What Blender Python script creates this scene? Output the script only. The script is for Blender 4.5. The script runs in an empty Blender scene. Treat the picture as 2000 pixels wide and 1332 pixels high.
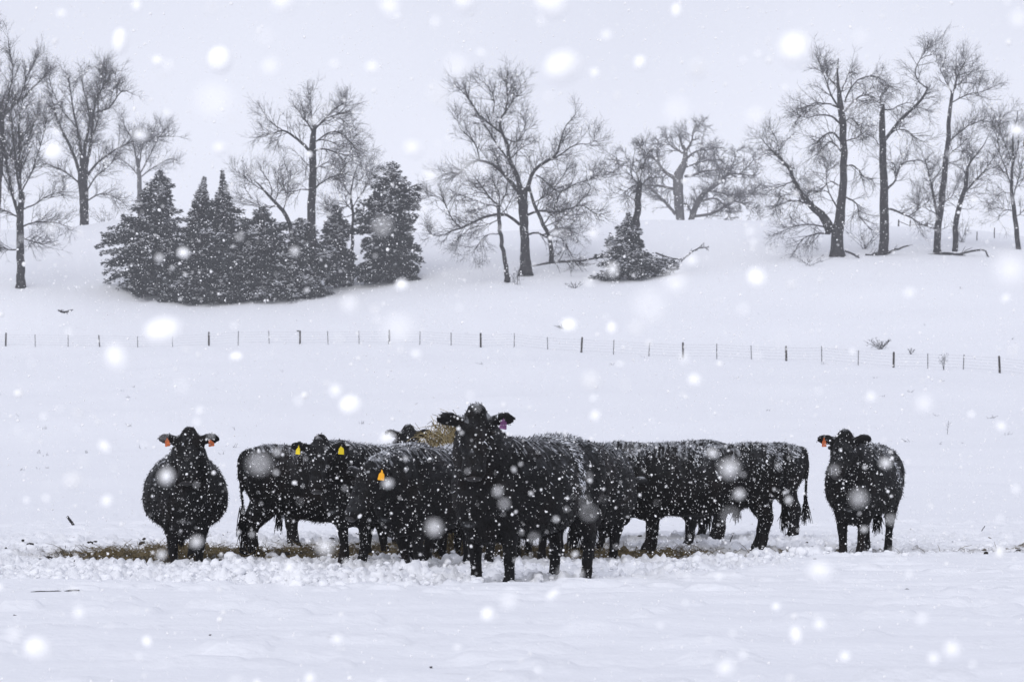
import bpy, math, random
import numpy as np
from mathutils import Vector, Matrix

rng = np.random.default_rng(7)
random.seed(7)
sc = bpy.context.scene
col = sc.collection

# ------------------------------------------------------------------ camera, sky, sun, exposure
FPX, HOR, CAMH = 5000.0, 915.0, 1.0          # focal length in photo pixels, horizon row, eye height
cam_d = bpy.data.cameras.new('camera')
cam = bpy.data.objects.new('camera', cam_d); col.objects.link(cam)
cam.location = (0, 0, CAMH); cam.rotation_euler = (math.radians(90), 0, 0)
cam_d.sensor_width = 36.0; cam_d.lens = 90.0
cam_d.shift_y = (HOR - 666.0) / 2000.0
cam_d.clip_start = 0.05; cam_d.clip_end = 5000
cam_d.dof.use_dof = True; cam_d.dof.focus_distance = 25.0; cam_d.dof.aperture_fstop = 7.2
sc.camera = cam

SUN_EL, SUN_AZ = math.radians(27), math.radians(195)     # high behind the camera, veiled by cloud
w = bpy.data.worlds.new('World'); sc.world = w; w.use_nodes = True
nt = w.node_tree; nt.nodes.clear()
n_out = nt.nodes.new('ShaderNodeOutputWorld'); n_bg = nt.nodes.new('ShaderNodeBackground')
n_sky = nt.nodes.new('ShaderNodeTexSky'); n_sky.sky_type = 'NISHITA'; n_sky.sun_disc = False
n_sky.sun_elevation = SUN_EL; n_sky.sun_rotation = SUN_AZ; n_sky.dust_density = 4.0
n_hs = nt.nodes.new('ShaderNodeHueSaturation'); n_hs.inputs['Saturation'].default_value = 0.2
n_mix = nt.nodes.new('ShaderNodeMixRGB'); n_mix.inputs[0].default_value = 0.93
n_tc = nt.nodes.new('ShaderNodeTexCoord'); n_sp = nt.nodes.new('ShaderNodeSeparateXYZ'); n_mr = nt.nodes.new('ShaderNodeMapRange')
n_mr.interpolation_type = 'SMOOTHSTEP'; n_mr.inputs[1].default_value = 0.03; n_mr.inputs[2].default_value = 0.32
n_cl = nt.nodes.new('ShaderNodeMixRGB')                     # snow-cloud cover, paler towards the horizon
n_cl.inputs[1].default_value = (8.75, 9.02, 10.2, 1); n_cl.inputs[2].default_value = (6.55, 6.8, 8.0, 1)
nt.links.new(n_tc.outputs['Generated'], n_sp.inputs[0]); nt.links.new(n_sp.outputs[2], n_mr.inputs[0])
n_no = nt.nodes.new('ShaderNodeTexNoise'); n_no.inputs['Scale'].default_value = 7.0; n_no.inputs['Detail'].default_value = 4
nt.links.new(n_tc.outputs['Generated'], n_no.inputs['Vector'])
n_ma = nt.nodes.new('ShaderNodeMath'); n_ma.operation = 'MULTIPLY_ADD'; n_ma.inputs[1].default_value = 0.9; n_ma.use_clamp = True   # slight unevenness of the cloud
n_ms = nt.nodes.new('ShaderNodeMath'); n_ms.operation = 'SUBTRACT'; n_ms.inputs[1].default_value = 0.45
nt.links.new(n_mr.outputs[0], n_ms.inputs[0]); nt.links.new(n_no.outputs[0], n_ma.inputs[0]); nt.links.new(n_ms.outputs[0], n_ma.inputs[2])
nt.links.new(n_ma.outputs[0], n_cl.inputs[0]); nt.links.new(n_cl.outputs[0], n_mix.inputs[2])
nt.links.new(n_sky.outputs[0], n_hs.inputs['Color']); nt.links.new(n_hs.outputs[0], n_mix.inputs[1])
nt.links.new(n_mix.outputs[0], n_bg.inputs[0]); n_bg.inputs[1].default_value = 0.1
nt.links.new(n_bg.outputs[0], n_out.inputs[0])

sun_d = bpy.data.lights.new('sun', 'SUN'); sun_d.energy = 1.4; sun_d.angle = math.radians(50)
sun_d.color = (1.0, 0.985, 0.97)
sun = bpy.data.objects.new('sun', sun_d); col.objects.link(sun)
sdir = Vector((math.sin(SUN_AZ) * math.cos(SUN_EL), math.cos(SUN_AZ) * math.cos(SUN_EL), math.sin(SUN_EL)))
sun.rotation_euler = sdir.to_track_quat('Z', 'Y').to_euler()

sc.view_settings.view_transform = 'Standard'; sc.view_settings.look = 'None'
sc.view_settings.exposure = 0.08; sc.view_settings.gamma = 1.0
sc.view_settings.use_curve_mapping = False
sc.render.engine = 'CYCLES'
sc.cycles.use_denoising = True
sc.cycles.volume_bounces = 1; sc.cycles.max_bounces = 6
sc.cycles.diffuse_bounces = 3; sc.cycles.transparent_max_bounces = 8

# ------------------------------------------------------------------ helpers
def tag(o, label=None, cat=None, group=None, kind=None):
    if label: o['label'] = label
    if cat: o['category'] = cat
    if group: o['group'] = group
    if kind: o['kind'] = kind
    return o

def empty(name, loc=(0, 0, 0), rz=0.0):
    o = bpy.data.objects.new(name, None); col.objects.link(o)
    o.location = loc; o.rotation_euler = (0, 0, rz); o.empty_display_size = 0.2
    return o

def link_mesh(name, me, mat, parent=None):
    o = bpy.data.objects.new(name, me); col.objects.link(o)
    if mat is not None and not me.materials: me.materials.append(mat)
    if parent is not None: o.parent = parent
    return o

def mesh_np(name, V, F, mat=None, parent=None, smooth=False, make=True):
    """V (n,3) array, F (m,k) int array (or list of such) -> one mesh object"""
    me = bpy.data.meshes.new(name)
    Fs = F if isinstance(F, list) else [F]
    Fs = [np.asarray(f, dtype=np.int32) for f in Fs if len(f)]
    V = np.asarray(V, dtype=np.float32)
    me.vertices.add(len(V)); me.vertices.foreach_set('co', V.ravel())
    loops = np.concatenate([f.ravel() for f in Fs])
    tot = np.concatenate([np.full(len(f), f.shape[1], dtype=np.int32) for f in Fs])
    start = np.concatenate([[0], np.cumsum(tot)[:-1]]).astype(np.int32)
    me.loops.add(len(loops)); me.loops.foreach_set('vertex_index', loops)
    me.polygons.add(len(tot)); me.polygons.foreach_set('loop_start', start); me.polygons.foreach_set('loop_total', tot)
    if smooth: me.polygons.foreach_set('use_smooth', np.ones(len(tot), dtype=bool))
    me.update(calc_edges=True); me.validate()
    if not make: return me
    return link_mesh(name, me, mat, parent)

def _hash(ix, iy, iz, seed):
    h = (ix.astype(np.int64) * 374761393 + iy.astype(np.int64) * 668265263 + iz.astype(np.int64) * 2147483647 + seed * 974711) & 0xffffffff
    h = ((h ^ (h >> 13)) * 1274126177) & 0xffffffff
    h = h ^ (h >> 16)
    return (h & 0xffffff) / float(0xffffff)

def vnoise(x, y, z=None, seed=0):
    x = np.asarray(x, dtype=np.float64); y = np.asarray(y, dtype=np.float64)
    z = np.zeros_like(x) if z is None else np.asarray(z, dtype=np.float64)
    ix, iy, iz = np.floor(x), np.floor(y), np.floor(z)
    fx, fy, fz = x - ix, y - iy, z - iz
    fx, fy, fz = [f * f * f * (f * (f * 6 - 15) + 10) for f in (fx, fy, fz)]
    r = 0
    for dx in (0, 1):
        for dy in (0, 1):
            for dz in (0, 1):
                wgt = (fx if dx else 1 - fx) * (fy if dy else 1 - fy) * (fz if dz else 1 - fz)
                r = r + wgt * _hash(ix + dx, iy + dy, iz + dz, seed)
    return r * 2 - 1

def fbm(x, y, z=None, oct=4, seed=0):
    a, s, r = 1.0, 0.0, 0
    z = np.zeros_like(np.asarray(x, dtype=float)) if z is None else z
    for o in range(oct):
        r = r + a * vnoise(x * 2 ** o, y * 2 ** o, z * 2 ** o, seed + o); s += a; a *= 0.5
    return r / s

def sstep(a, b, x):
    t = np.clip((x - a) / (b - a), 0, 1); return t * t * (3 - 2 * t)

def W(X, Y, d):
    """photo pixel at distance d -> world point"""
    return np.array([(X - 1000.0) / FPX * d, d, CAMH + (HOR - Y) / FPX * d])

# ------------------------------------------------------------------ materials
def mat(name, color, rough=0.8, spec=0.2, noise=None, bump=None):
    """noise = (scale, second colour, lo, hi) mixes a second colour by object-space noise; bump = (scale, strength, distance)"""
    m = bpy.data.materials.new(name); m.use_nodes = True
    t = m.node_tree; b = t.nodes['Principled BSDF']
    b.inputs['Base Color'].default_value = (*color, 1); b.inputs['Roughness'].default_value = rough
    b.inputs['Specular IOR Level'].default_value = spec
    tc = t.nodes.new('ShaderNodeTexCoord')
    if noise:
        n = t.nodes.new('ShaderNodeTexNoise'); n.inputs['Scale'].default_value = noise[0]; n.inputs['Detail'].default_value = 5
        r = t.nodes.new('ShaderNodeMapRange'); r.inputs[1].default_value = noise[2]; r.inputs[2].default_value = noise[3]
        x = t.nodes.new('ShaderNodeMixRGB'); x.inputs[1].default_value = (*color, 1); x.inputs[2].default_value = (*noise[1], 1)
        t.links.new(tc.outputs['Object'], n.inputs['Vector']); t.links.new(n.outputs[0], r.inputs[0])
        t.links.new(r.outputs[0], x.inputs[0]); t.links.new(x.outputs[0], b.inputs['Base Color'])
    if bump:
        n2 = t.nodes.new('ShaderNodeTexNoise'); n2.inputs['Scale'].default_value = bump[0]; n2.inputs['Detail'].default_value = 4
        bp = t.nodes.new('ShaderNodeBump'); bp.inputs['Strength'].default_value = bump[1]; bp.inputs['Distance'].default_value = bump[2]
        t.links.new(tc.outputs['Object'], n2.inputs['Vector']); t.links.new(n2.outputs[0], bp.inputs['Height'])
        t.links.new(bp.outputs[0], b.inputs['Normal'])
    return m

M = {}
M['bark'] = mat('bark', (0.020, 0.019, 0.020), 0.95, 0.05, noise=(2.2, (0.055, 0.052, 0.053), 0.45, 0.75), bump=(14, 0.6, 0.03))
M['twig'] = mat('twig', (0.026, 0.024, 0.025), 0.95, 0.05)
M['twig_hazed'] = mat('twig_hazed', (0.15, 0.15, 0.16), 0.95, 0.05, noise=(1.5, (0.13, 0.13, 0.135), 0.4, 0.7))  # twigs of the far trees, distance haze painted into the colour
M['bark_hazed'] = mat('bark_hazed', (0.12, 0.118, 0.12), 0.95, 0.05, noise=(3.0, (0.16, 0.155, 0.16), 0.5, 0.75), bump=(12, 0.5, 0.03))  # far trees' bark made paler: haze of distance mixed into its colour
M['needle'] = mat('needle', (0.022, 0.026, 0.026), 0.9, 0.05, noise=(0.9, (0.055, 0.058, 0.058), 0.45, 0.7))
M['snow_load'] = mat('snow_load', (0.72, 0.73, 0.77), 0.8, 0.2)
M['flake'] = mat('flake', (0.82, 0.82, 0.84), 0.9, 0.0)
M['bigflake'] = mat('bigflake', (0.98, 0.98, 0.98), 0.9, 0.0)
for _n, _a, _k in (('flake', 0.90, 0.10), ('bigflake', 0.99, 0.04)):
    _m = M[_n]; _t = _m.node_tree; _t.nodes.clear()
    _o = _t.nodes.new('ShaderNodeOutputMaterial'); _d = _t.nodes.new('ShaderNodeBsdfDiffuse'); _l = _t.nodes.new('ShaderNodeBsdfTranslucent'); _x = _t.nodes.new('ShaderNodeMixShader')
    for _b in (_d, _l): _b.inputs[0].default_value = (_a, _a, _a, 1)
    _x.inputs[0].default_value = _k
    _t.links.new(_d.outputs[0], _x.inputs[1]); _t.links.new(_l.outputs[0], _x.inputs[2]); _t.links.new(_x.outputs[0], _o.inputs[0])
M['postwood'] = mat('postwood', (0.032, 0.027, 0.024), 0.95, 0.1, noise=(9, (0.06, 0.055, 0.05), 0.45, 0.7))
M['steel'] = mat('steel', (0.07, 0.075, 0.08), 0.7, 0.3, noise=(20, (0.10, 0.07, 0.05), 0.5, 0.7))
M['wire'] = mat('wire', (0.16, 0.16, 0.17), 0.6, 0.3)
M['hair'] = mat('hair', (0.0045, 0.0043, 0.0043), 0.9, 0.03, noise=(3.0, (0.010, 0.007, 0.006), 0.5, 0.8))
M['fursnow'] = mat('fursnow', (0.62, 0.64, 0.68), 0.9, 0.1)
M['eye'] = mat('eye', (0.006, 0.005, 0.005), 0.3, 0.25)
M['nose'] = mat('nose', (0.012, 0.010, 0.010), 0.35, 0.35, bump=(90, 0.4, 0.004))
M['orange'] = mat('orange', (0.50, 0.12, 0.035), 0.55, 0.3, noise=(26, (0.25, 0.07, 0.025), 0.45, 0.7))
M['yellow'] = mat('yellow', (0.80, 0.62, 0.02), 0.55, 0.3, noise=(30, (0.25, 0.18, 0.02), 0.6, 0.7))
M['amber'] = mat('amber', (0.85, 0.40, 0.015), 0.55, 0.3, noise=(30, (0.55, 0.22, 0.01), 0.5, 0.75))
M['purple'] = mat('purple', (0.10, 0.03, 0.10), 0.55, 0.3, noise=(26, (0.28, 0.14, 0.28), 0.5, 0.75))
M['straw'] = mat('straw', (0.17, 0.13, 0.062), 0.9, 0.1, noise=(4.0, (0.07, 0.054, 0.028), 0.4, 0.7))
M['bale'] = mat('bale', (0.24, 0.19, 0.095), 0.9, 0.1, noise=(5.0, (0.11, 0.088, 0.045), 0.4, 0.65))
M['straw_pale'] = mat('straw_pale', (0.44, 0.37, 0.21), 0.9, 0.1, noise=(4.0, (0.2, 0.15, 0.07), 0.45, 0.7))
M['dung'] = mat('dung', (0.022, 0.019, 0.016), 0.9, 0.15)

def ground_material():
    m = bpy.data.materials.new('snowfield'); m.use_nodes = True
    t = m.node_tree; b = t.nodes['Principled BSDF']; L = t.links
    b.inputs['Roughness'].default_value = 0.75; b.inputs['Specular IOR Level'].default_value = 0.15
    geo = t.nodes.new('ShaderNodeNewGeometry')
    at = t.nodes.new('ShaderNodeAttribute'); at.attribute_name = 'dirt'
    n1 = t.nodes.new('ShaderNodeTexNoise'); n1.inputs['Scale'].default_value = 2.6; n1.inputs['Detail'].default_value = 7; n1.inputs['Roughness'].default_value = 0.72
    n2 = t.nodes.new('ShaderNodeTexNoise'); n2.inputs['Scale'].default_value = 9.0; n2.inputs['Detail'].default_value = 5
    for n in (n1, n2): L.new(geo.outputs['Position'], n.inputs['Vector'])
    # litter where dirt + noise is high enough
    ad = t.nodes.new('ShaderNodeMath'); ad.operation = 'ADD'
    am = t.nodes.new('ShaderNodeMath'); am.operation = 'MULTIPLY_ADD'; am.inputs[1].default_value = 1.9; am.inputs[2].default_value = -0.5; L.new(n1.outputs[0], am.inputs[0])
    L.new(at.outputs['Fac'], ad.inputs[0]); L.new(am.outputs[0], ad.inputs[1])
    mr = t.nodes.new('ShaderNodeMapRange'); mr.inputs[1].default_value = 0.98; mr.inputs[2].default_value = 1.16; L.new(ad.outputs[0], mr.inputs[0])
    hay = t.nodes.new('ShaderNodeMixRGB'); hay.inputs[1].default_value = (0.125, 0.098, 0.052, 1); hay.inputs[2].default_value = (0.038, 0.031, 0.022, 1)
    mr2 = t.nodes.new('ShaderNodeMapRange'); mr2.inputs[1].default_value = 0.4; mr2.inputs[2].default_value = 0.62; L.new(n2.outputs[0], mr2.inputs[0]); L.new(mr2.outputs[0], hay.inputs[0])
    # slushy grey where less dirty
    mr3 = t.nodes.new('ShaderNodeMapRange'); mr3.inputs[1].default_value = 0.72; mr3.inputs[2].default_value = 1.05; mr3.inputs[4].default_value = 0.55; L.new(ad.outputs[0], mr3.inputs[0])
    sn = t.nodes.new('ShaderNodeMixRGB'); sn.inputs[1].default_value = (0.80, 0.81, 0.84, 1); sn.inputs[2].default_value = (0.30, 0.29, 0.29, 1); L.new(mr3.outputs[0], sn.inputs[0])
    fin = t.nodes.new('ShaderNodeMixRGB'); L.new(mr.outputs[0], fin.inputs[0]); L.new(sn.outputs[0], fin.inputs[1]); L.new(hay.outputs[0], fin.inputs[2])
    L.new(fin.outputs[0], b.inputs['Base Color'])
    nb = t.nodes.new('ShaderNodeTexNoise'); nb.inputs['Scale'].default_value = 16; nb.inputs['Detail'].default_value = 4
    L.new(geo.outputs['Position'], nb.inputs['Vector'])
    bp = t.nodes.new('ShaderNodeBump'); bp.inputs['Strength'].default_value = 0.35; bp.inputs['Distance'].default_value = 0.03
    L.new(nb.outputs[0], bp.inputs['Height']); L.new(bp.outputs[0], b.inputs['Normal'])
    return m
M['ground'] = ground_material()

def coat_material():
    m = bpy.data.materials.new('coat'); m.use_nodes = True
    t = m.node_tree; b = t.nodes['Principled BSDF']; L = t.links
    b.inputs['Roughness'].default_value = 0.58; b.inputs['Specular IOR Level'].default_value = 0.08
    tc = t.nodes.new('ShaderNodeTexCoord'); geo = t.nodes.new('ShaderNodeNewGeometry')
    nb = t.nodes.new('ShaderNodeTexNoise'); nb.inputs['Scale'].default_value = 2.5; L.new(tc.outputs['Object'], nb.inputs['Vector'])
    mr0 = t.nodes.new('ShaderNodeMapRange'); mr0.inputs[1].default_value = 0.5; mr0.inputs[2].default_value = 0.8; L.new(nb.outputs[0], mr0.inputs[0])
    blk = t.nodes.new('ShaderNodeMixRGB'); blk.inputs[1].default_value = (0.0045, 0.0044, 0.0047, 1); blk.inputs[2].default_value = (0.010, 0.0065, 0.005, 1)
    L.new(mr0.outputs[0], blk.inputs[0])
    # snow caught in the hair where it faces up
    sep = t.nodes.new('ShaderNodeSeparateXYZ'); L.new(geo.outputs['Normal'], sep.inputs[0])
    up = t.nodes.new('ShaderNodeMapRange'); up.inputs[1].default_value = 0.25; up.inputs[2].default_value = 1.0; L.new(sep.outputs['Z'], up.inputs[0])
    mp = t.nodes.new('ShaderNodeMapping'); mp.inputs['Scale'].default_value = (26, 7, 7); L.new(tc.outputs['Object'], mp.inputs[0])
    ns = t.nodes.new('ShaderNodeTexNoise'); ns.inputs['Scale'].default_value = 1.0; ns.inputs['Detail'].default_value = 5; ns.inputs['Distortion'].default_value = 0.8
    L.new(mp.outputs[0], ns.inputs['Vector'])
    mu = t.nodes.new('ShaderNodeMath'); mu.operation = 'MULTIPLY_ADD'; mu.inputs[1].default_value = 0.30; L.new(up.outputs[0], mu.inputs[0]); L.new(ns.outputs[0], mu.inputs[2])
    mr = t.nodes.new('ShaderNodeMapRange'); mr.inputs[1].default_value = 0.70; mr.inputs[2].default_value = 0.92; mr.inputs[4].default_value = 0.6; L.new(mu.outputs[0], mr.inputs[0])
    gate = t.nodes.new('ShaderNodeMath'); gate.operation = 'MULTIPLY'
    g2 = t.nodes.new('ShaderNodeMapRange'); g2.inputs[1].default_value = 0.05; g2.inputs[2].default_value = 0.35; L.new(sep.outputs['Z'], g2.inputs[0])
    L.new(mr.outputs[0], gate.inputs[0]); L.new(g2.outputs[0], gate.inputs[1])
    fr = t.nodes.new('ShaderNodeTexNoise'); fr.inputs['Scale'].default_value = 3.2; fr.inputs['Detail'].default_value = 8; fr.inputs['Roughness'].default_value = 0.75
    mp2 = t.nodes.new('ShaderNodeMapping'); mp2.inputs['Scale'].default_value = (3.0, 1, 1); L.new(tc.outputs['Object'], mp2.inputs[0]); L.new(mp2.outputs[0], fr.inputs['Vector'])
    fr2 = t.nodes.new('ShaderNodeMapRange'); fr2.inputs[1].default_value = 0.46; fr2.inputs[2].default_value = 0.72; L.new(fr.outputs[0], fr2.inputs[0])
    fu = t.nodes.new('ShaderNodeMapRange'); fu.inputs[1].default_value = -0.15; fu.inputs[2].default_value = 0.7; fu.inputs[4].default_value = 0.13; L.new(sep.outputs['Z'], fu.inputs[0])
    fm = t.nodes.new('ShaderNodeMath'); fm.operation = 'MULTIPLY'; L.new(fr2.outputs[0], fm.inputs[0]); L.new(fu.outputs[0], fm.inputs[1])
    frost = t.nodes.new('ShaderNodeMixRGB'); frost.inputs[2].default_value = (0.42, 0.44, 0.48, 1); L.new(fm.outputs[0], frost.inputs[0]); L.new(blk.outputs[0], frost.inputs[1])
    fin = t.nodes.new('ShaderNodeMixRGB'); fin.inputs[2].default_value = (0.6, 0.62, 0.66, 1)
    L.new(gate.outputs[0], fin.inputs[0]); L.new(frost.outputs[0], fin.inputs[1]); L.new(fin.outputs[0], b.inputs['Base Color'])
    n3 = t.nodes.new('ShaderNodeTexNoise'); n3.inputs['Scale'].default_value = 60; n3.inputs['Detail'].default_value = 3; L.new(tc.outputs['Object'], n3.inputs['Vector'])
    bp = t.nodes.new('ShaderNodeBump'); bp.inputs['Strength'].default_value = 0.6; bp.inputs['Distance'].default_value = 0.02
    L.new(n3.outputs[0], bp.inputs['Height']); L.new(bp.outputs[0], b.inputs['Normal'])
    return m
M['coat'] = coat_material()

# ------------------------------------------------------------------ the ground: one sheet of snow rising to a wooded ridge
_tx = np.arange(-400, 2401, 10.0)
def _table(pts, sig=6):
    p = np.array(pts, dtype=float); v = np.interp(_tx, p[:, 0], p[:, 1])
    k = np.exp(-0.5 * (np.arange(-20, 21) / sig) ** 2); k /= k.sum()
    return np.convolve(np.pad(v, 20, mode='edge'), k, mode='valid')
FENCE = [(11, 683, 24), (408, 678, 26.5), (586, 678, 27), (760, 677, 27), (939, 676, 27), (1135, 681, 28), (1334, 690, 29), (1536, 700, 29.5), (1745, 711, 30), (1953, 722, 32)]
T_fd = _table([(-400, 255)] + [(x, FPX * 1.16 / h) for x, y, h in [(11, 0, 24.3), (500, 0, 26.2), (1000, 0, 27.6), (1500, 0, 29.6), (1953, 0, 31.8)]] + [(2400, 172)], 12)
T_fr = _table([(-400, 690), (11, 683), (408, 678), (586, 677.5), (760, 676.5), (939, 676.5), (1135, 681), (1334, 690), (1536, 700), (1745, 711), (1953, 722), (2400, 750)], 5)
T_tr = _table([(-400, 555), (40, 547), (200, 575), (300, 583), (450, 585), (600, 574), (762, 546), (985, 533), (1022, 528), (1215, 538), (1400, 514), (1635, 504), (1725, 500), (1830, 502), (2000, 507), (2400, 520)], 6)
T_rr = _table([(-400, 470), (0, 458), (165, 452), (240, 432), (400, 440), (600, 450), (800, 463), (1000, 463), (1200, 440), (1290, 433), (1400, 436), (1500, 433), (1700, 444), (1850, 456), (2000, 478), (2400, 500)], 5)
_fdt = [(0, 22.6), (400, 21.9), (900, 21.5), (1100, 22.3), (1300, 24.0), (1600, 27.3), (2000, 29.0)]

def base_height(x, y):
    x = np.asarray(x, float); y = np.asarray(y, float)
    X = np.clip(1000 + FPX * x / np.maximum(y, 10.0), -390, 2390)
    fd, fr, tr, rr = [np.interp(X, _tx, T) for T in (T_fd, T_fr, T_tr, T_rr)]
    o = np.ones_like(x)
    zr = CAMH + (HOR - rr) / FPX * 320
    D = np.stack([-200 * o, 10 * o, 42 * o, fd, 270 * o, 320 * o, 420 * o, 900 * o], -1)
    Z = np.stack([0 * o, 0 * o, 0.02 * o, CAMH + (HOR - fr) / FPX * fd, CAMH + (HOR - tr) / FPX * 270, zr, zr - 2, zr - 14], -1)
    h = np.diff(D, axis=-1); s = np.diff(Z, axis=-1) / h
    m = np.zeros_like(D)
    a, b = s[..., :-1], s[..., 1:]
    pos = (a * b) > 0
    m[..., 1:-1] = np.where(pos, 2 * a * b / np.where(pos, a + b, 1), 0)
    m[..., -1] = s[..., -1]
    k = np.clip((D[..., 1:-1] <= y[..., None]).sum(-1), 0, D.shape[-1] - 2)
    g = lambda A, kk: np.take_along_axis(A, kk[..., None], -1)[..., 0]
    d0, hh, z0, z1, m0, m1 = g(D, k), g(h, k), g(Z, k), g(Z, k + 1), g(m, k), g(m, k + 1)
    t = np.clip((y - d0) / hh, 0, 1)
    return (2*t**3 - 3*t**2 + 1) * z0 + (t**3 - 2*t**2 + t) * hh * m0 + (-2*t**3 + 3*t**2) * z1 + (t**3 - t**2) * hh * m1

def trampled(x, y):
    X = 1000 + FPX * x / np.maximum(y, 10.0)
    p = np.array(_fdt); f = np.interp(X, p[:, 0], p[:, 1])
    wob = 0.9 * fbm(x * 0.8, y * 0.8, oct=3, seed=3)
    side = 1 - 0.45 * sstep(4.6, 6.2, np.abs(x + 0.2))
    return sstep(f - 0.35, f + 0.9, y + wob) * (1 - sstep(36, 43, y + 2.5 * wob)) * side

def dirty(x, y):
    """hay litter and dung round the feeding place"""
    wob = 1.2 * fbm(x * 0.7, y * 0.5, oct=3, seed=9)
    a = np.exp(-(((x + 1.5) / 3.3) ** 2) ** 1.6 - (((y + wob - 32.3) / 3.4) ** 2) ** 1.5)
    b = 0.75 * np.exp(-(((x + 4.6) / 1.5) ** 2) - (((y + wob - 31.4) / 2.6) ** 2))
    c = 0.62 * np.exp(-(((x - 2.8) / 2.6) ** 2) - (((y + wob - 31.5) / 2.2) ** 2))
    dd = 0.46 * np.exp(-(((x - 6.2) / 1.6) ** 2) - (((y + wob - 31.5) / 1.6) ** 2))
    return np.clip(0.84 * a + b + c + dd, 0, 1)

def ground_z(x, y):
    x = np.asarray(x, float); y = np.asarray(y, float)
    z = base_height(x, y)
    far = sstep(44, 80, y)
    # wind drifts on open snow
    z = z + (1 - far) * (0.05 * fbm(x * 0.30, y * 0.9, oct=4, seed=21) + 0.07 * (0.3 - np.abs(fbm(x * 0.55, y * 2.0, oct=4, seed=22))) + 0.045 * sstep(0.25, 0.6, fbm(x * 2.0, y * 3.6, oct=3, seed=24)))
    z = z + far * (0.8 * fbm(x * 0.03, y * 0.045, oct=4, seed=23) + 0.2 * fbm(x * 0.25, y * 0.4, oct=4, seed=25))
    T = trampled(x, y)
    lump = fbm(x * 2.1, y * 1.7, oct=3, seed=31); fine = np.abs(fbm(x * 5.5, y * 5.0, oct=3, seed=33))
    crisp = np.abs(fbm(x * 13.0, y * 12.0, oct=2, seed=35))
    z = z + T * (0.07 * lump + 0.11 * (fine - 0.25) + 0.09 * (crisp - 0.3)) - 0.045 * T - 0.10 * T * sstep(0.42, 0.62, vnoise(x * 2.6, y * 2.2, seed=37))
    D = dirty(x, y)
    return z - 0.07 * sstep(0.3, 0.8, D)

def gz(x, y): return float(ground_z(np.array([x]), np.array([y]))[0])
def bz(x, y): return float(base_height(np.array([x]), np.array([y]))[0])

def build_ground():
    rows = [-80, -50, -25, -10, 0, 5, 8]
    rows += list(np.arange(10, 20, 0.14)) + list(np.arange(20, 34, 0.065)) + list(np.arange(34, 46, 0.11))
    d = 46.0
    while d < 900: rows.append(d); d *= 1.022
    rows = np.array(rows)
    u = np.arange(-0.225, 0.2251, 0.00085)
    side = 0.225 + 0.0016 * (1.19 ** np.arange(1, 40) - 1) / 0.19; side = side[side < 1.7]
    u = np.concatenate([-side[::-1], u, side])
    g = np.maximum(rows, 10.0)
    Xg = u[None, :] * g[:, None]; Yg = np.repeat(rows[:, None], len(u), 1)
    Zg = ground_z(Xg.ravel(), Yg.ravel())
    V = np.stack([Xg.ravel(), Yg.ravel(), Zg], -1)
    R, C = len(rows), len(u)
    i = (np.arange(R - 1)[:, None] * C + np.arange(C - 1)[None, :]).ravel()
    F = np.stack([i, i + 1, i + C + 1, i + C], -1)
    o = mesh_np('snow_ground', V, F, M['ground'], smooth=True)
    at = o.data.attributes.new('dirt', 'FLOAT', 'POINT')
    dv = dirty(V[:, 0], V[:, 1]); at.data.foreach_set('value', dv.astype(np.float32))
    tag(o, 'snow covered pasture rising to a wooded ridge', 'ground', kind='structure')
build_ground()

# ------------------------------------------------------------------ swept tubes, used for trunks, limbs, twigs and sticks
class Tubes:
    def __init__(self): self.items = []
    def add(self, P, R, sides=3):
        """P (N,K,3), R (N,K)"""
        P = np.asarray(P, float); R = np.asarray(R, float)
        if P.ndim == 2: P = P[None]; R = R[None]
        if len(P): self.items.append((P, R, sides))
    def arrays(self):
        Vs, Fs, off = [], [], 0
        for P, R, S in self.items:
            N, K, _ = P.shape
            T = np.gradient(P, axis=1); T /= np.linalg.norm(T, axis=-1, keepdims=True) + 1e-9
            mean = P[:, -1] - P[:, 0]
            ax = np.eye(3)[np.argmin(np.abs(mean), axis=-1)]
            n1 = np.cross(T, ax[:, None, :]); n1 /= np.linalg.norm(n1, axis=-1, keepdims=True) + 1e-9
            n2 = np.cross(T, n1)
            a = np.arange(S) * 2 * math.pi / S
            V = P[:, :, None, :] + R[:, :, None, None] * (np.cos(a)[None, None, :, None] * n1[:, :, None, :] + np.sin(a)[None, None, :, None] * n2[:, :, None, :])
            idx = off + np.arange(N * K * S).reshape(N, K, S)
            q = np.stack([idx[:, :-1], np.roll(idx, -1, 2)[:, :-1], np.roll(idx, -1, 2)[:, 1:], idx[:, 1:]], -1).reshape(-1, 4)
            Vs.append(V.reshape(-1, 3)); Fs.append(q); off += N * K * S
        return np.concatenate(Vs), np.concatenate(Fs)
    def build(self, name, m, parent=None, smooth=True):
        V, F = self.arrays()
        if parent is not None: V = V - np.array(parent.location)
        return mesh_np(name, V, F, m, parent, smooth)

def spline(pts, K):
    p = np.asarray(pts, float)
    q = np.vstack([2 * p[0] - p[1], p, 2 * p[-1] - p[-2]])
    seg = np.linalg.norm(np.diff(p[:, :3], axis=0), axis=1); s = np.concatenate([[0], np.cumsum(seg)])
    t = np.linspace(0, s[-1], K); out = []
    for v in t:
        i = min(np.searchsorted(s, v, side='right') - 1, len(p) - 2); i = max(i, 0)
        f = (v - s[i]) / max(seg[i], 1e-9)
        a, b, c, d = q[i], q[i + 1], q[i + 2], q[i + 3]
        out.append(0.5 * (2*b + (c-a)*f + (2*a-5*b+4*c-d)*f*f + (3*b-a-3*c+d)*f**3))
    return np.array(out)

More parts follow.
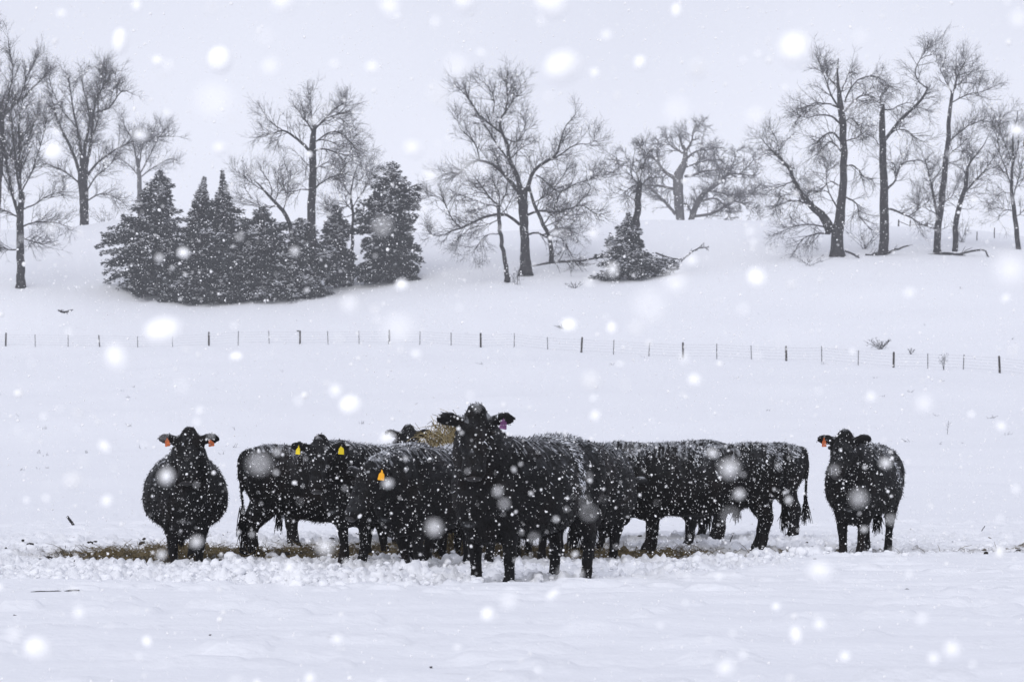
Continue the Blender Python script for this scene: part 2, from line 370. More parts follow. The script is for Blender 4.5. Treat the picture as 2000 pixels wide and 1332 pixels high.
UP = np.array([0, 0, 1.0])
def sprout(P, R, n, t0, t1, ang, length, wander, trop, r0, rt, K, seed, lenfall=0.5):
    """n side shoots on each parent polyline. length=(lo,hi) metres; returns P,R of the shoots"""
    g = np.random.default_rng(seed)
    N, Kp, _ = P.shape
    if np.isscalar(n): n = np.full(N, n)
    par = np.repeat(np.arange(N), n); M_ = len(par)
    if M_ == 0: return np.zeros((0, K, 3)), np.zeros((0, K))
    t = g.uniform(t0, t1, M_); f = t * (Kp - 1); i = np.minimum(f.astype(int), Kp - 2); f = f - i
    p = P[par, i] * (1 - f)[:, None] + P[par, i + 1] * f[:, None]
    rp = R[par, i] * (1 - f) + R[par, i + 1] * f
    tg = P[par, i + 1] - P[par, i]; tg /= np.linalg.norm(tg, axis=1, keepdims=True) + 1e-9
    rv = g.normal(size=(M_, 3)); pr = rv - (rv * tg).sum(1, keepdims=True) * tg; pr /= np.linalg.norm(pr, axis=1, keepdims=True) + 1e-9
    a = np.radians(g.uniform(ang[0], ang[1], M_))
    d = tg * np.cos(a)[:, None] + pr * np.sin(a)[:, None]
    L = g.uniform(length[0], length[1], M_) * (1 - lenfall * t)
    step = L / (K - 1)
    out = [p]; 
    for k in range(K - 1):
        d = d + wander * g.normal(size=(M_, 3)) + trop * UP; d /= np.linalg.norm(d, axis=1, keepdims=True)
        out.append(out[-1] + d * step[:, None])
    rs = np.minimum(rp * 0.75, r0)
    Rr = rs[:, None] * (1 - np.linspace(0, 1, K))[None, :] + rt * np.linspace(0, 1, K)[None, :]
    Rr = np.minimum(Rr, np.maximum(rs, rt)[:, None])
    return np.stack(out, 1), Rr

ZR = {4: (0, 40, 2.378), 5: (450, 150, 2.895), 6: (800, 90, 2.835), 7: (1150, 220, 3.919), 8: (1470, 80, 2.896)}
def bare_tree(label, reg, d, trunk, limbs, name='bare_tree', dens=1.0, trop=0.10, seed=1, ang=(30, 75), twl=1.0, group='bare trees along the ridge', tw=1.0, cat='tree', sinks=0.3, bk=None, tm=None, lw=0.68):
    """trunk: [(x, y, width)...] and limbs in the coordinates of a photo enlargement; real depth is added to every limb"""
    bk = bk or M['bark']; tm = tm or M['twig']
    ox, oy, k = ZR[reg]; g = np.random.default_rng(seed)
    mpp = d / FPX
    def w3(pts, spread):
        out = []; n = len(pts); last = None; dep = spread[0]
        widths = [p[2] if len(p) > 2 else None for p in pts]
        known = [i for i, v in enumerate(widths) if v is not None]
        ws = np.interp(range(n), known, [widths[i] for i in known]) if known else np.full(n, 6.0)
        for i, p in enumerate(pts):
            X, Y = ox + p[0] / k, oy + p[1] / k
            if last is not None:
                dep += spread[1] * math.hypot(X - last[0], Y - last[1]) * mpp
            last = (X, Y)
            q = W(X, Y, d); q[1] += dep
            out.append([*q, max(ws[i] / k * mpp * 0.5, 0.012)])
        return np.array(out)
    tr = w3(trunk, (0, 0.0))
    gx, gy = tr[0, 0], tr[0, 1]
    zb = bz(gx, gy) - sinks
    root = empty(name, (gx, gy, zb + sinks))
    tr = np.vstack([[gx, gy, zb, tr[0, 3] * 1.35], tr]) if tr[0, 2] > zb + 0.2 else tr
    tr[0, 2] = min(tr[0, 2], zb)
    ts = spline(tr, 16); ts[:, 3] = np.maximum(ts[:, 3], 0.015)
    ts[1:-1, :2] += g.normal(size=(14, 2)) * 0.05
    tb = Tubes(); tb.add(ts[:, :3], ts[:, 3] * 0.92, 8); tb.build('trunk', bk, root)
    parents = [(ts[:, :3], ts[:, 3])]
    for li, l in enumerate(limbs):
        sp = g.uniform(0.25, 0.75) * g.choice([-1, 1])
        a = w3(l, (0, sp))
        # start at the depth of the nearest earlier limb
        best = min(((np.linalg.norm(P_[:, [0, 2]] - a[0, [0, 2]], axis=1).min(), j) for j, (P_, _) in enumerate(parents)))[1]
        P_ = parents[best][0]; kk = np.linalg.norm(P_[:, [0, 2]] - a[0, [0, 2]], axis=1).argmin()
        a[:, 1] += P_[kk, 1] - a[0, 1]
        K = 14; s = spline(a, K); s[:, 3] = np.maximum(s[:, 3] * (lw if l[0][2] < 50 else 1), 0.012)
        s[1:, :3] += np.cumsum(g.normal(size=(K - 1, 3)) * 0.045, axis=0) * 0.8
        tb = Tubes(); tb.add(s[:, :3], s[:, 3], 6); tb.build('limb', bk, root)
        parents.append((s[:, :3], s[:, 3]))
    # boughs, branchlets and twigs
    LP = np.array([np.stack([np.interp(np.linspace(0, 1, 14), np.linspace(0, 1, len(P_)), P_[:, c]) for c in range(3)], 1) for P_, _ in parents[1:]])
    LR = np.array([np.interp(np.linspace(0, 1, 14), np.linspace(0, 1, len(R_)), R_) for _, R_ in parents[1:]])
    ln = np.linalg.norm(np.diff(LP, axis=1), axis=-1).sum(1)
    n2 = np.maximum((ln * 2.9 * dens).astype(int), 4)
    c = Tubes()
    B, BR = sprout(LP, LR, n2, 0.12, 1.0, (ang[0] - 4, ang[1] - 12), (1.3 * twl, 4.2 * twl), 0.11, trop * 0.8, 0.042, 0.012, 6, seed + 1, 0.5)
    c.add(B, BR * tw, 3)
    C_, CR = sprout(B, BR, 6, 0.15, 1.0, (20, 58), (0.7 * twl, 2.1 * twl), 0.12, trop * 0.8, 0.017, 0.008, 3, seed + 2, 0.5)
    c.add(C_, CR * tw, 3)
    D_, DR = sprout(C_, CR, 3, 0.15, 1.0, (18, 50), (0.45 * twl, 1.25 * twl), 0.1, trop * 0.6, 0.010, 0.006, 2, seed + 3, 0.4)
    c.add(D_, DR * tw, 3)
    c.build('crown', tm, root)
    tag(root, label, cat, group)
    return root

bare_tree('large spreading bare tree standing alone mid ridge, arching low limbs', 6, 270,
  [(642,1225,74),(636,1100,54),(632,960,54),(628,860,62),(622,790,70)],
  [[(615,800,46),(590,700,38),(548,610,34),(540,520,27),(510,450,23),(490,380,18),(520,330,15),(535,230,12),(530,150,8),(500,90,4)],
   [(505,450,18),(440,410),(390,370,13),(330,290,9),(260,220,4)],
   [(600,800,40),(540,730,32),(480,670),(420,635,23),(360,622,18),(300,660,14),(260,690,10),(200,680,6),(140,710,4)],
   [(385,620,12),(370,560),(330,500),(280,460),(250,380,4)],
   [(650,800,40),(670,720,32),(710,665,27),(800,605,21),(830,560,16),(845,480,12),(870,410,9),(930,340,5)],
   [(800,605,14),(860,570,12),(920,530,9),(1000,520,6),(1040,490,3)],
   [(655,935,22),(720,910,18),(800,910,16),(900,880,14),(970,855,11),(1020,890,8),(1075,905,5)],
   [(800,900,14),(830,810,12),(900,765,9),(1000,735,6),(1040,720,4)],
   [(612,990,28),(560,945,24),(500,930,23),(420,945,20),(350,975,17),(290,1000,15),(230,1015,12),(180,1035,8),(120,1035,5),(90,985,3)],
   [(290,1000,12),(240,955),(190,870,8),(150,830,6),(60,835,3)],
   [(655,1045,17),(710,1035),(760,1060,12),(820,1050,10),(870,1090,8),(900,1150,7),(940,1220,4)],
   [(535,600,16),(490,520,12),(440,430,9),(400,370,6)], [(560,605,9),(610,560,7),(640,540,4)],
   [(700,710,12),(760,740,10),(830,790,7)], [(525,330,8),(590,200,6),(640,150,3)], [(460,330,9),(465,250,7),(420,180,5),(370,150,3)],
   [(530,480,12),(590,500,9),(640,430,6),(610,340,4)], [(300,660,8),(330,740,6),(440,840,4)]], dens=1.25, seed=11)
bare_tree('small slanting bare tree just left of the large spreading tree', 6, 264,
  [(540,1255,30),(522,1150,25),(502,1050,23),(495,930,23),(490,880,22)],
  [[(490,880,16),(440,840,12),(390,770,9),(340,710,6),(300,670,3)],[(490,890,10),(420,880,8),(330,850,6),(250,825,3)],
   [(495,900,14),(500,820,10),(470,740,7),(450,680,3)],[(495,1040,9),(430,1050),(380,1100,5),(340,1160,3)],
   [(495,900,9),(540,800,8),(560,720,4)],[(497,960,9),(420,990),(340,1010,6),(250,1090,3)],[(490,940,9),(560,870,6),(610,760,3)]], dens=1.25, seed=21, trop=0.02)
bare_tree('bare tree leaning left behind the large spreading tree', 6, 278,
  [(786,1185,30),(776,1080,25),(740,990,23),(700,900,20),(675,830,16),(660,740,9)],
  [[(740,990,12),(790,930,9),(850,890,4)],[(765,1040,10),(830,1000,8),(900,1000,5),(960,980,3)],[(700,900,9),(750,830,7),(800,850,4)],
   [(770,1070,9),(840,1040,7),(930,1070,3)],[(690,870,9),(790,800,7),(860,700,5),(880,640,3)],[(750,1000,9),(870,920,7),(960,830,5),(1000,760,3)]], dens=1.3, seed=31)
bare_tree('tall bare tree rising from the middle of the cedar clump', 5, 268,
  [(470,1010,54),(456,800,52),(462,650,48),(468,500,44),(462,420,44),(470,330,34),(480,270,18)],
  [[(455,430,28),(400,370,23),(340,325,18),(300,312,15),(240,330,9),(190,325,4)],[(300,312,10),(265,290,8),(220,240,4)],[(295,318,7),(270,380,4)],
   [(472,330,20),(440,270,14),(400,220,9),(385,160,5)],[(475,300,20),(500,260,16),(560,190,12),(620,130,8),(630,85,4)],[(500,270,14),(560,240,11),(620,230,8),(700,180,4)],
   [(470,420,16),(530,400,13),(600,420,9),(680,440,6),(740,470,3)],[(480,370,14),(560,310,12),(620,310),(680,370,7),(720,430,4)],
   [(470,640,16),(520,590,12),(600,545,10),(660,535,8),(730,570,5)],[(455,640,14),(400,640,10),(340,670,7),(310,640,4)],[(460,500,10),(435,510,8),(420,580,4)],
   [(470,320,14),(460,220,10),(450,140,7),(440,100,4)],[(490,360,12),(560,360,9),(640,390,6),(700,400,3)],[(620,240,7),(680,290,5),(710,340,3)],[(470,540,9),(530,480,7),(600,470,4)]], dens=1.15, seed=41)
bare_tree('bare thicket tree with slanting trunk behind the cedar clump', 5, 285,
  [(360,1000,26),(330,820,26),(270,730,22),(200,650,14),(140,590,6)],
  [[(270,730,14),(190,740,9),(80,690,5)],[(230,680,12),(220,600,8),(170,530,4)],[(300,770,12),(330,660,8),(340,560,5),(320,480,3)],[(200,650,9),(120,600,6),(60,540,3)],[(250,710,9),(260,600,6),(250,520,3)],[(130,700,7),(80,620,5),(60,560,3)]],
  dens=1.1, seed=51, trop=0.14, tw=0.9)
bare_tree('bare tree half hidden beside the lone dense cedar', 5, 282,
  [(690,960,20),(690,760,17),(680,660,12),(700,560,7),(720,500,3)],
  [[(690,760,10),(640,700,7),(600,620,3)],[(690,740,10),(740,660,7),(780,560,4),(790,500,3)],[(685,680,9),(640,600,6),(630,520,3)],[(690,700,9),(620,730,6),(560,700,3)],[(695,640,8),(740,570,5),(760,490,3)],[(688,780,8),(600,800,5),(520,760,3)]],
  dens=1.5, seed=61, tw=0.9)
bare_tree('broad fan-shaped bare tree on the ridge behind the leftmost cedar', 4, 318,
  [(392,985,46),(390,850,45),(386,760,50),(383,690,55)],
  [[(372,710,34),(340,640,26),(280,530,20),(230,440,15),(200,350,10),(180,290,4)],[(380,690,34),(370,600,28),(345,490,22),(320,400,16),(300,300,10),(280,220,4)],
   [(390,690,36),(385,560,24),(395,450,18),(370,340,12),(350,260,8),(340,180,3)],[(398,690,34),(430,600,26),(455,480,20),(480,390,14),(520,330,10),(545,240,5)],
   [(470,450,14),(540,430,12),(600,370,8),(650,380,4)],[(405,720,24),(450,650,17),(520,590,13),(600,545,11),(680,515,8),(780,505,4)],[(395,560,14),(430,460,12),(425,330,9),(440,230,5),(435,180,3)],
   [(375,760,16),(330,720,10),(270,690,6),(220,680,3)],[(400,800,14),(450,740,10),(520,690,7),(560,640,3)],[(400,840,12),(470,800,10),(540,820,6),(600,870,3)],[(345,490,10),(290,420,8),(250,330,5),(240,240,3)],
   [(480,390,9),(490,300,7),(480,210,3)],[(540,430,7),(570,330,5),(590,270,3)]], dens=1.25, seed=71, trop=0.08, lw=0.6)
bare_tree('bare tree with thin fanning stems nearest the left edge', 4, 268,
  [(96,1195,44),(93,1050,39),(95,900,35),(100,800,28)],
  [[(97,850,24),(110,700,19),(130,560,13),(150,470,8),(170,400,4)],[(93,930,26),(60,800,21),(40,650,16),(20,520,12),(5,420,8)],[(97,830,18),(90,650,13),(85,500,8),(100,380,4)],
   [(100,800,12),(160,700,9),(220,570,6),(240,500,3)],[(100,960,14),(160,940,10),(230,930,7),(310,950,3)],[(98,1010,12),(150,1030,9),(210,1050,6),(290,1040,3)],[(94,1060,12),(50,1060,9),(0,1040,6),(-40,1060,3)],
   [(100,880,12),(160,850),(220,800,6),(280,770,3)],[(60,800,10),(10,720,7),(-40,640,3)],[(100,760,10),(120,620,7),(180,500,5),(200,420,3)],[(96,920,12),(30,880,8),(-40,830,3)]], dens=1.35, seed=81, trop=0.11)
bare_tree('tall bare tree cut by the left picture edge, straight upswept branches', 4, 290,
  [(-26,1010,52),(-15,800,46),(2,600,36),(8,470,26)],
  [[(5,540,20),(8,400,15),(0,250,10),(15,120,6),(20,70,3)],[(8,480,16),(40,380,12),(70,270,8),(60,180,6),(55,100,3)],[(12,450,14),(80,360,10),(110,250,7),(150,150,3)],[(20,430,10),(100,340,8),(150,270,5),(185,210,3)],
   [(0,620,16),(-40,500,11),(-70,380,7),(-80,250,3)],[(-5,700,12),(40,620,9),(90,520,6),(120,430,3)]], dens=1.1, seed=91, trop=0.16, ang=(18, 45))
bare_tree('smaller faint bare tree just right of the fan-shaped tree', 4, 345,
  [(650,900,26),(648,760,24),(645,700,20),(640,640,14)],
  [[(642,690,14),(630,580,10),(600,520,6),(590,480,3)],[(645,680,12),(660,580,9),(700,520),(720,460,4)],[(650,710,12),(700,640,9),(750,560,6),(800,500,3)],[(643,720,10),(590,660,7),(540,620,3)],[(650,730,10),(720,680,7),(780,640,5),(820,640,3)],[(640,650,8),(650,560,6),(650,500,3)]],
  dens=1.2, seed=101, trop=0.12, tw=0.9, bk=M['bark_hazed'], tm=M['twig_hazed'])
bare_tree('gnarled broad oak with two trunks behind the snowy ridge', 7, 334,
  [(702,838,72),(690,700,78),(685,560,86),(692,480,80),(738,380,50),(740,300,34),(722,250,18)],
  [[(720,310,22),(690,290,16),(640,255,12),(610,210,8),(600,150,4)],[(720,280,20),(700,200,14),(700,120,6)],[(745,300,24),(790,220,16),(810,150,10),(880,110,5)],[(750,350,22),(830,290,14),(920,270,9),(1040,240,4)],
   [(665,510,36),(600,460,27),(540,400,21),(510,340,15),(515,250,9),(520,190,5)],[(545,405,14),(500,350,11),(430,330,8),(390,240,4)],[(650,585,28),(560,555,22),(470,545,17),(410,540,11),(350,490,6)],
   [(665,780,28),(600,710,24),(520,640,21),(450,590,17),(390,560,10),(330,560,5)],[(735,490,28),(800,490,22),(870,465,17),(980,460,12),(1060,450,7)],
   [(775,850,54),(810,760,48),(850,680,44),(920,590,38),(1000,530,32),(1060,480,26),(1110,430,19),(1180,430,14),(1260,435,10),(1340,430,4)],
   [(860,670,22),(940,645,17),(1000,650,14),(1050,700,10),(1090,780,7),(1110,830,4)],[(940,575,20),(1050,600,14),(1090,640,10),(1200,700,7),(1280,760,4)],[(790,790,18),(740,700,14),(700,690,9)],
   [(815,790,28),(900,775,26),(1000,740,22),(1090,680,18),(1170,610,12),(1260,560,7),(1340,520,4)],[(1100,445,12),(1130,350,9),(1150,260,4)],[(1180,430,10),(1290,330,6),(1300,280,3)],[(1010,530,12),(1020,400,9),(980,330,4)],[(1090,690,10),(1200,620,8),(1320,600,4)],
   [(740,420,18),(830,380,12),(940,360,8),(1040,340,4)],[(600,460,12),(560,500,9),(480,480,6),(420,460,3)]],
  dens=1.5, seed=111, trop=0.05, ang=(35, 85), twl=0.72, tw=1.6, bk=M['bark_hazed'], tm=M['twig_hazed'], lw=0.9)
bare_tree('broken-topped dark trunk with sparse twigs growing through the snowy cedar', 7, 272,
  [(362,1010,62),(366,850,58),(376,700,54),(385,590,50),(388,535,46)],
  [[(390,545,16),(370,480,12),(330,440,9),(260,420,6),(200,440,3)],[(388,550,15),(420,420,11),(440,330,7),(400,250,4)],[(380,560,14),(330,560,10),(230,620,6),(140,640,3)],[(376,600,10),(320,630,8),(260,720,4)],
   [(385,550,12),(300,480,9),(210,490,6),(170,460,3)],[(380,510,11),(340,380,8),(250,350,6),(190,340,5),(165,280,3)],[(392,560,9),(450,500,6),(480,450,3)]], dens=1.0, seed=121, trop=0.05, ang=(35, 85), twl=0.8, tw=1.2)
bare_tree('massive two-stemmed bare tree with drooping side branches right of the oak', 8, 270,
  [(480,1222,88),(478,1120,76),(490,1000,62),(505,900,52),(515,750,44),(512,600,42),(505,450,45),(495,350,36),(482,280,22),(480,180,12),(485,100,5)],
  [[(440,1070,62),(400,980,46),(340,920,37),(290,850,29),(250,760,23),(230,690,18),(170,610,12),(120,550,7),(80,480,3)],
   [(500,400,22),(450,330,16),(410,240,12),(370,160,7),(345,90,3)],[(500,470,20),(430,430,14),(350,430,10),(280,450,6),(220,420,3)],[(485,380,18),(420,355,13),(340,345,10),(290,400,7),(250,450,4)],
   [(500,570,20),(450,530,16),(390,545,12),(340,590,8),(280,620,4)],[(505,630,16),(440,580,12),(380,630,8),(330,700,4)],[(525,400,18),(590,330,13),(650,330,8),(690,370,4)],[(520,350,16),(550,270,12),(610,225,9),(700,235,6),(740,300,4)],
   [(525,710,17),(590,705,13),(650,760,10),(720,765,7)],[(520,880,15),(580,930,11),(590,1000,9),(650,1080,5)],[(500,820,14),(440,800,11),(380,850,8),(320,830,4)],[(520,570,11),(600,540,8),(640,500,4)],
   [(495,320,14),(530,220,9),(560,140,4)],[(482,270,12),(430,190,9),(400,120,4)],[(490,960,14),(440,850,10),(430,750,7),(450,680,4)],
   [(240,710,10),(190,600,8),(185,520,5),(150,450,3)],[(340,920,14),(260,900,10),(180,920,7),(100,970,3)],[(410,1050,15),(330,1040,10),(260,1050,7),(130,1110,3)],[(290,850,10),(200,850,8),(130,900,5)],
   [(440,1090,17),(350,1090,12),(280,1120,8),(240,1180,4)],[(250,770,10),(170,790,7),(90,810,3)],[(505,470,12),(570,430,9),(620,500,6),(630,580,3)]], dens=1.1, seed=131, trop=0.0)
bare_tree('bare tree with thick straight trunk and one crooked upright top branch', 8, 272,
  [(742,1205,64),(746,1050,57),(742,900,53),(738,750,47),(735,600,43),(735,480,39),(735,400,31),(740,360,16)],
  [[(750,560,28),(790,500,25),(850,440,23),(920,370,21),(955,310,18),(965,290,9)],[(955,300,13),(900,260,10),(880,200,9),(900,150,7),(940,80,4)],[(898,155,7),(960,130,5),(1005,70,3)],[(765,535,16),(820,500,12),(880,500,9),(950,550,6),(1010,560,3)],
   [(760,840,20),(810,785,15),(850,690,11),(930,655,8),(1000,660,4)],[(815,785,11),(800,700,8),(760,680,4)],[(765,950,20),(830,980,17),(880,1010,13),(940,1050,9),(1030,1090,5)],[(870,1000,11),(920,960,8),(970,930,5),(1000,900,3)],
   [(738,410,14),(720,330,10),(640,320,8),(580,350,4)],[(742,390,12),(800,380,9),(880,340,7),(960,370,5),(1030,390,3)],[(740,380,12),(735,300,9),(790,240,6),(820,210,3)],[(735,620,8),(690,560,6),(650,540,3)]], dens=1.0, seed=141, trop=0.03)
bare_tree('tall slender bare tree with twin stems and a high rounded top', 8, 274,
  [(1046,1210,46),(1051,1080,43),(1068,900,39),(1085,740,35),(1105,560,29),(1112,420,25),(1130,290,18)],
  [[(1132,300,15),(1160,200,11),(1200,130,7),(1230,70,3)],[(1130,300,13),(1100,220,9),(1080,150,6),(1120,90,3)],[(1125,350,12),(1200,320,9),(1290,300,6),(1370,270,3)],[(1145,250,10),(1220,230,8),(1300,220,4)],
   [(1107,575,15),(1170,520,11),(1250,460,8),(1350,410,4)],[(1095,650,10),(1180,590,7),(1220,540,4)],[(1090,695,9),(1150,685,7),(1230,680,4)],[(1050,1010,26),(1041,850,21),(1035,740,14),(1030,640,7)],[(1040,770,8),(1080,710,5)],[(1140,280,9),(1190,180,7),(1290,150,3)],[(1065,930,9),(1120,880,6),(1150,800,3)],[(1045,980,9),(980,930,6),(920,900,3)]], dens=1.2, seed=151, trop=0.09)
bare_tree('slim forked bare tree leaning right beside the twin-stemmed one', 8, 276,
  [(1140,1205,37),(1148,1060,33),(1165,940,31),(1190,870,28),(1210,780,19),(1217,720,12),(1260,650,9),(1310,580,6),(1350,500,3)],
  [[(1192,865,20),(1250,800,15),(1310,740,11),(1370,660,7),(1410,590,3)],[(1160,1010,15),(1195,930,12),(1215,850,9),(1240,740,7),(1300,640,4)],[(1200,850,6),(1230,855,5),(1300,860,3)],[(1260,650,6),(1250,560,5),(1280,480,3)],[(1310,740,6),(1370,740,4),(1420,690,3)],[(1340,540,5),(1400,470,4),(1430,420,3)]], dens=1.0, seed=161, trop=0.10)
bare_tree('thin bare tree nearest the right edge of the ridge', 8, 284,
  [(1506,1215,34),(1491,1080,30),(1476,930,26),(1465,800,20),(1475,650,14),(1475,520,9),(1500,400,4)],
  [[(1467,830,14),(1420,720,10),(1380,620,7),(1350,500,4)],[(1474,890,10),(1520,760,8),(1560,650,5),(1600,560,3)],[(1470,710,9),(1430,560,6),(1400,430,3)],[(1478,960,9),(1420,960,6),(1360,1010,3)],[(1473,700,9),(1520,560,6),(1530,450,3)],[(1480,1000,8),(1560,950,5),(1620,900,3)],[(1470,860,8),(1420,860,5),(1380,900,3)]], dens=1.4, seed=171, trop=0.09)

# ------------------------------------------------------------------ cedars
def cedar(label, X, Yb, Ya, hw, d, seed, fullness=1.0, top=1.0, snow=0.22, name='cedar_tree', base=0.30, nb=190):
    g = np.random.default_rng(seed)
    mpp = d / FPX
    p = W(X, Yb, d); x0, y0 = p[0], p[1]; z0 = bz(x0, y0)
    H = W(X, Ya, d)[2] - z0; R = hw * mpp
    root = empty(name, (x0, y0, z0))
    tb = Tubes()
    lean = g.normal(size=2) * 0.03 * H
    zt = np.linspace(-0.3, H, 12)
    tp = np.stack([lean[0] * (zt / H) ** 2, lean[1] * (zt / H) ** 2, zt], -1) + np.array([x0, y0, z0])
    tb.add(tp, np.linspace(0.028 * H, 0.02, 12), 7); tb.build('trunk', M['bark'], root)
    tb = Tubes(); SP, SD, SL = [], [], []
    nbr = int(nb * fullness)
    for i in range(nbr):
        f = (i + g.uniform(0, 1)) / nbr
        f = f ** 1.15
        az = i * 2.39996 + g.normal() * 0.3
        prof = (1 - f) ** (0.95 * top) * min(1.0, 0.72 + f / base * 0.28)
        nz = 0.84 + 0.62 * float(vnoise(np.array([math.cos(az) * 1.3 + seed]), np.array([math.sin(az) * 1.3]), np.array([f * 4.5]), seed)[0]) 
        L = max(R * prof * nz * g.uniform(0.8, 1.12), 0.12 + 0.5 * (1 - f) ** 2)
        zs = H * (0.02 + 0.97 * f)
        out = np.array([math.cos(az), math.sin(az), 0])
        c0 = np.array([x0 + lean[0] * (zs / H) ** 2, y0 + lean[1] * (zs / H) ** 2, z0 + zs])
        K = 6; t = np.linspace(0, 1, K)
        rise = g.uniform(-0.05, 0.34) + 0.45 * f
        zz = L * (rise * t - (0.38 - 0.25 * f) * t ** 2)
        br = c0 + out * (L * t)[:, None] + np.stack([0 * t, 0 * t, zz], -1)
        br[:, 2] = np.maximum(br[:, 2], z0 + 0.12)
        tb.add(br, np.linspace(0.035, 0.012, K), 3)
        ns = int(12 + 26 * L)
        tt = g.uniform(0.18, 1.03, ns) ** 0.8
        pos = np.stack([np.interp(tt, t, br[:, c]) for c in range(3)], -1)
        sidev = np.cross(out, UP)
        sw = (1.12 - tt) * 0.34 * L * 0.9
        pos += sidev * (g.normal(size=ns) * np.minimum(sw, 0.8))[:, None] + UP * (g.normal(size=ns) * (0.05 + 0.09 * min(1, 3 * (1 - f))))[:, None]
        dirs = out * g.uniform(0.5, 1.0, ns)[:, None] + sidev * g.normal(size=ns)[:, None] * 0.55 + UP * g.uniform(-0.45, 0.25, ns)[:, None]
        SP.append(pos); SD.append(dirs); SL.append(g.uniform(0.22, 0.55, ns) * (0.45 + 0.55 * min(1, 3 * (1 - f))))
    tb.build('branches', M['bark'], root)
    SP = np.concatenate(SP); SD = np.concatenate(SD); SL = np.concatenate(SL)
    SD /= np.linalg.norm(SD, axis=1, keepdims=True)
    n = len(SP)
    rv = g.normal(size=(n, 3)); sv = np.cross(SD, rv); sv /= np.linalg.norm(sv, axis=1, keepdims=True)
    up = np.cross(sv, SD)
    wd = SL * g.uniform(0.14, 0.24, n)
    a = SP; b = SP + SD * (SL * 0.5)[:, None] + sv * wd[:, None] + up * (wd * 0.4)[:, None]
    c = SP + SD * SL[:, None]; e = SP + SD * (SL * 0.5)[:, None] - sv * wd[:, None] + up * (wd * 0.4)[:, None]
    V = np.stack([a, b, c, e], 1).reshape(-1, 3) - np.array([x0, y0, z0])
    i0 = np.arange(n) * 4
    F = np.concatenate([np.stack([i0, i0 + 1, i0 + 2], -1), np.stack([i0, i0 + 2, i0 + 3], -1)])
    crown = mesh_np('crown', V, F, M['needle'], root)
    # snow resting on the outer sprays, in patches
    rad = np.hypot(SP[:, 0] - x0, SP[:, 1] - y0)
    patch = fbm(SP[:, 0] * 0.7, SP[:, 1] * 0.7, SP[:, 2] * 0.9, oct=2, seed=seed)
    keep = (patch + g.normal(size=n) * 0.13 > 0.50 - snow * 1.0) & (g.uniform(size=n) < 0.33) & (rad > 0.25 * R * (1 - (SP[:, 2] - z0) / H))
    q = SP[keep] + SD[keep] * (SL[keep] * 0.5)[:, None] + UP * 0.07; m = len(q)
    if m:
        h = SD[keep].copy(); h[:, 2] *= 0.4; h /= np.linalg.norm(h, axis=1, keepdims=True)
        s2 = np.cross(h, UP); s2 /= np.linalg.norm(s2, axis=1, keepdims=True) + 1e-9
        l = (SL[keep] * g.uniform(0.45, 0.85, m))[:, None]; ww = (l * g.uniform(0.35, 0.6, (m, 1)))
        V = np.stack([q - h * l, q + s2 * ww - UP * 0.03, q + h * l - UP * 0.04, q - s2 * ww - UP * 0.03, q + UP * 0.06], 1).reshape(-1, 3) - np.array([x0, y0, z0])
        i0 = np.arange(m) * 5
        F = np.concatenate([np.stack([i0 + a_, i0 + b_, i0 + 4], -1) for a_, b_ in ((0, 1), (1, 2), (2, 3), (3, 0))])
        mesh_np('snow_load', V, F, M['snow_load'], crown)
    tag(root, label, 'cedar', 'snow dusted cedars on the slope')
    return root

cedar('big broad snow dusted cedar at left end of the cedar clump', 300, 574, 330, 126, 271, 201, 1.7, 0.95, 0.28)
cedar('narrow pointed cedar second from left in the clump', 388, 566, 344, 84, 274, 202, 1.2, 1.25, 0.27)
cedar('tall pointed cedar third from left in the clump', 438, 570, 332, 94, 272, 203, 1.3, 1.2, 0.27)
cedar('rounded low cedar in front of the clump beneath the slanting thicket trunk', 507, 579, 402, 108, 268, 204, 1.35, 0.75, 0.32)
cedar('low cedar filling the gap at the foot of the two pointed cedars', 395, 580, 435, 100, 267, 209, 1.2, 0.8, 0.30)
cedar('cedar with snow-bent branches in front of the tall bare trunk', 588, 576, 425, 84, 268, 205, 1.25, 0.8, 0.42)
cedar('small dark cedar at right end of the clump', 654, 566, 398, 50, 273, 206, 1.0, 0.85, 0.26)
cedar('lone dense upright cedar standing apart right of the clump', 762, 545, 318, 74, 271, 207, 1.5, 0.46, 0.24, base=0.15)
cedar('little cedar weighed down with snow at foot of the broken trunk', 1228, 541, 415, 84, 265, 208, 1.2, 1.25, 0.50, base=0.1, nb=130)

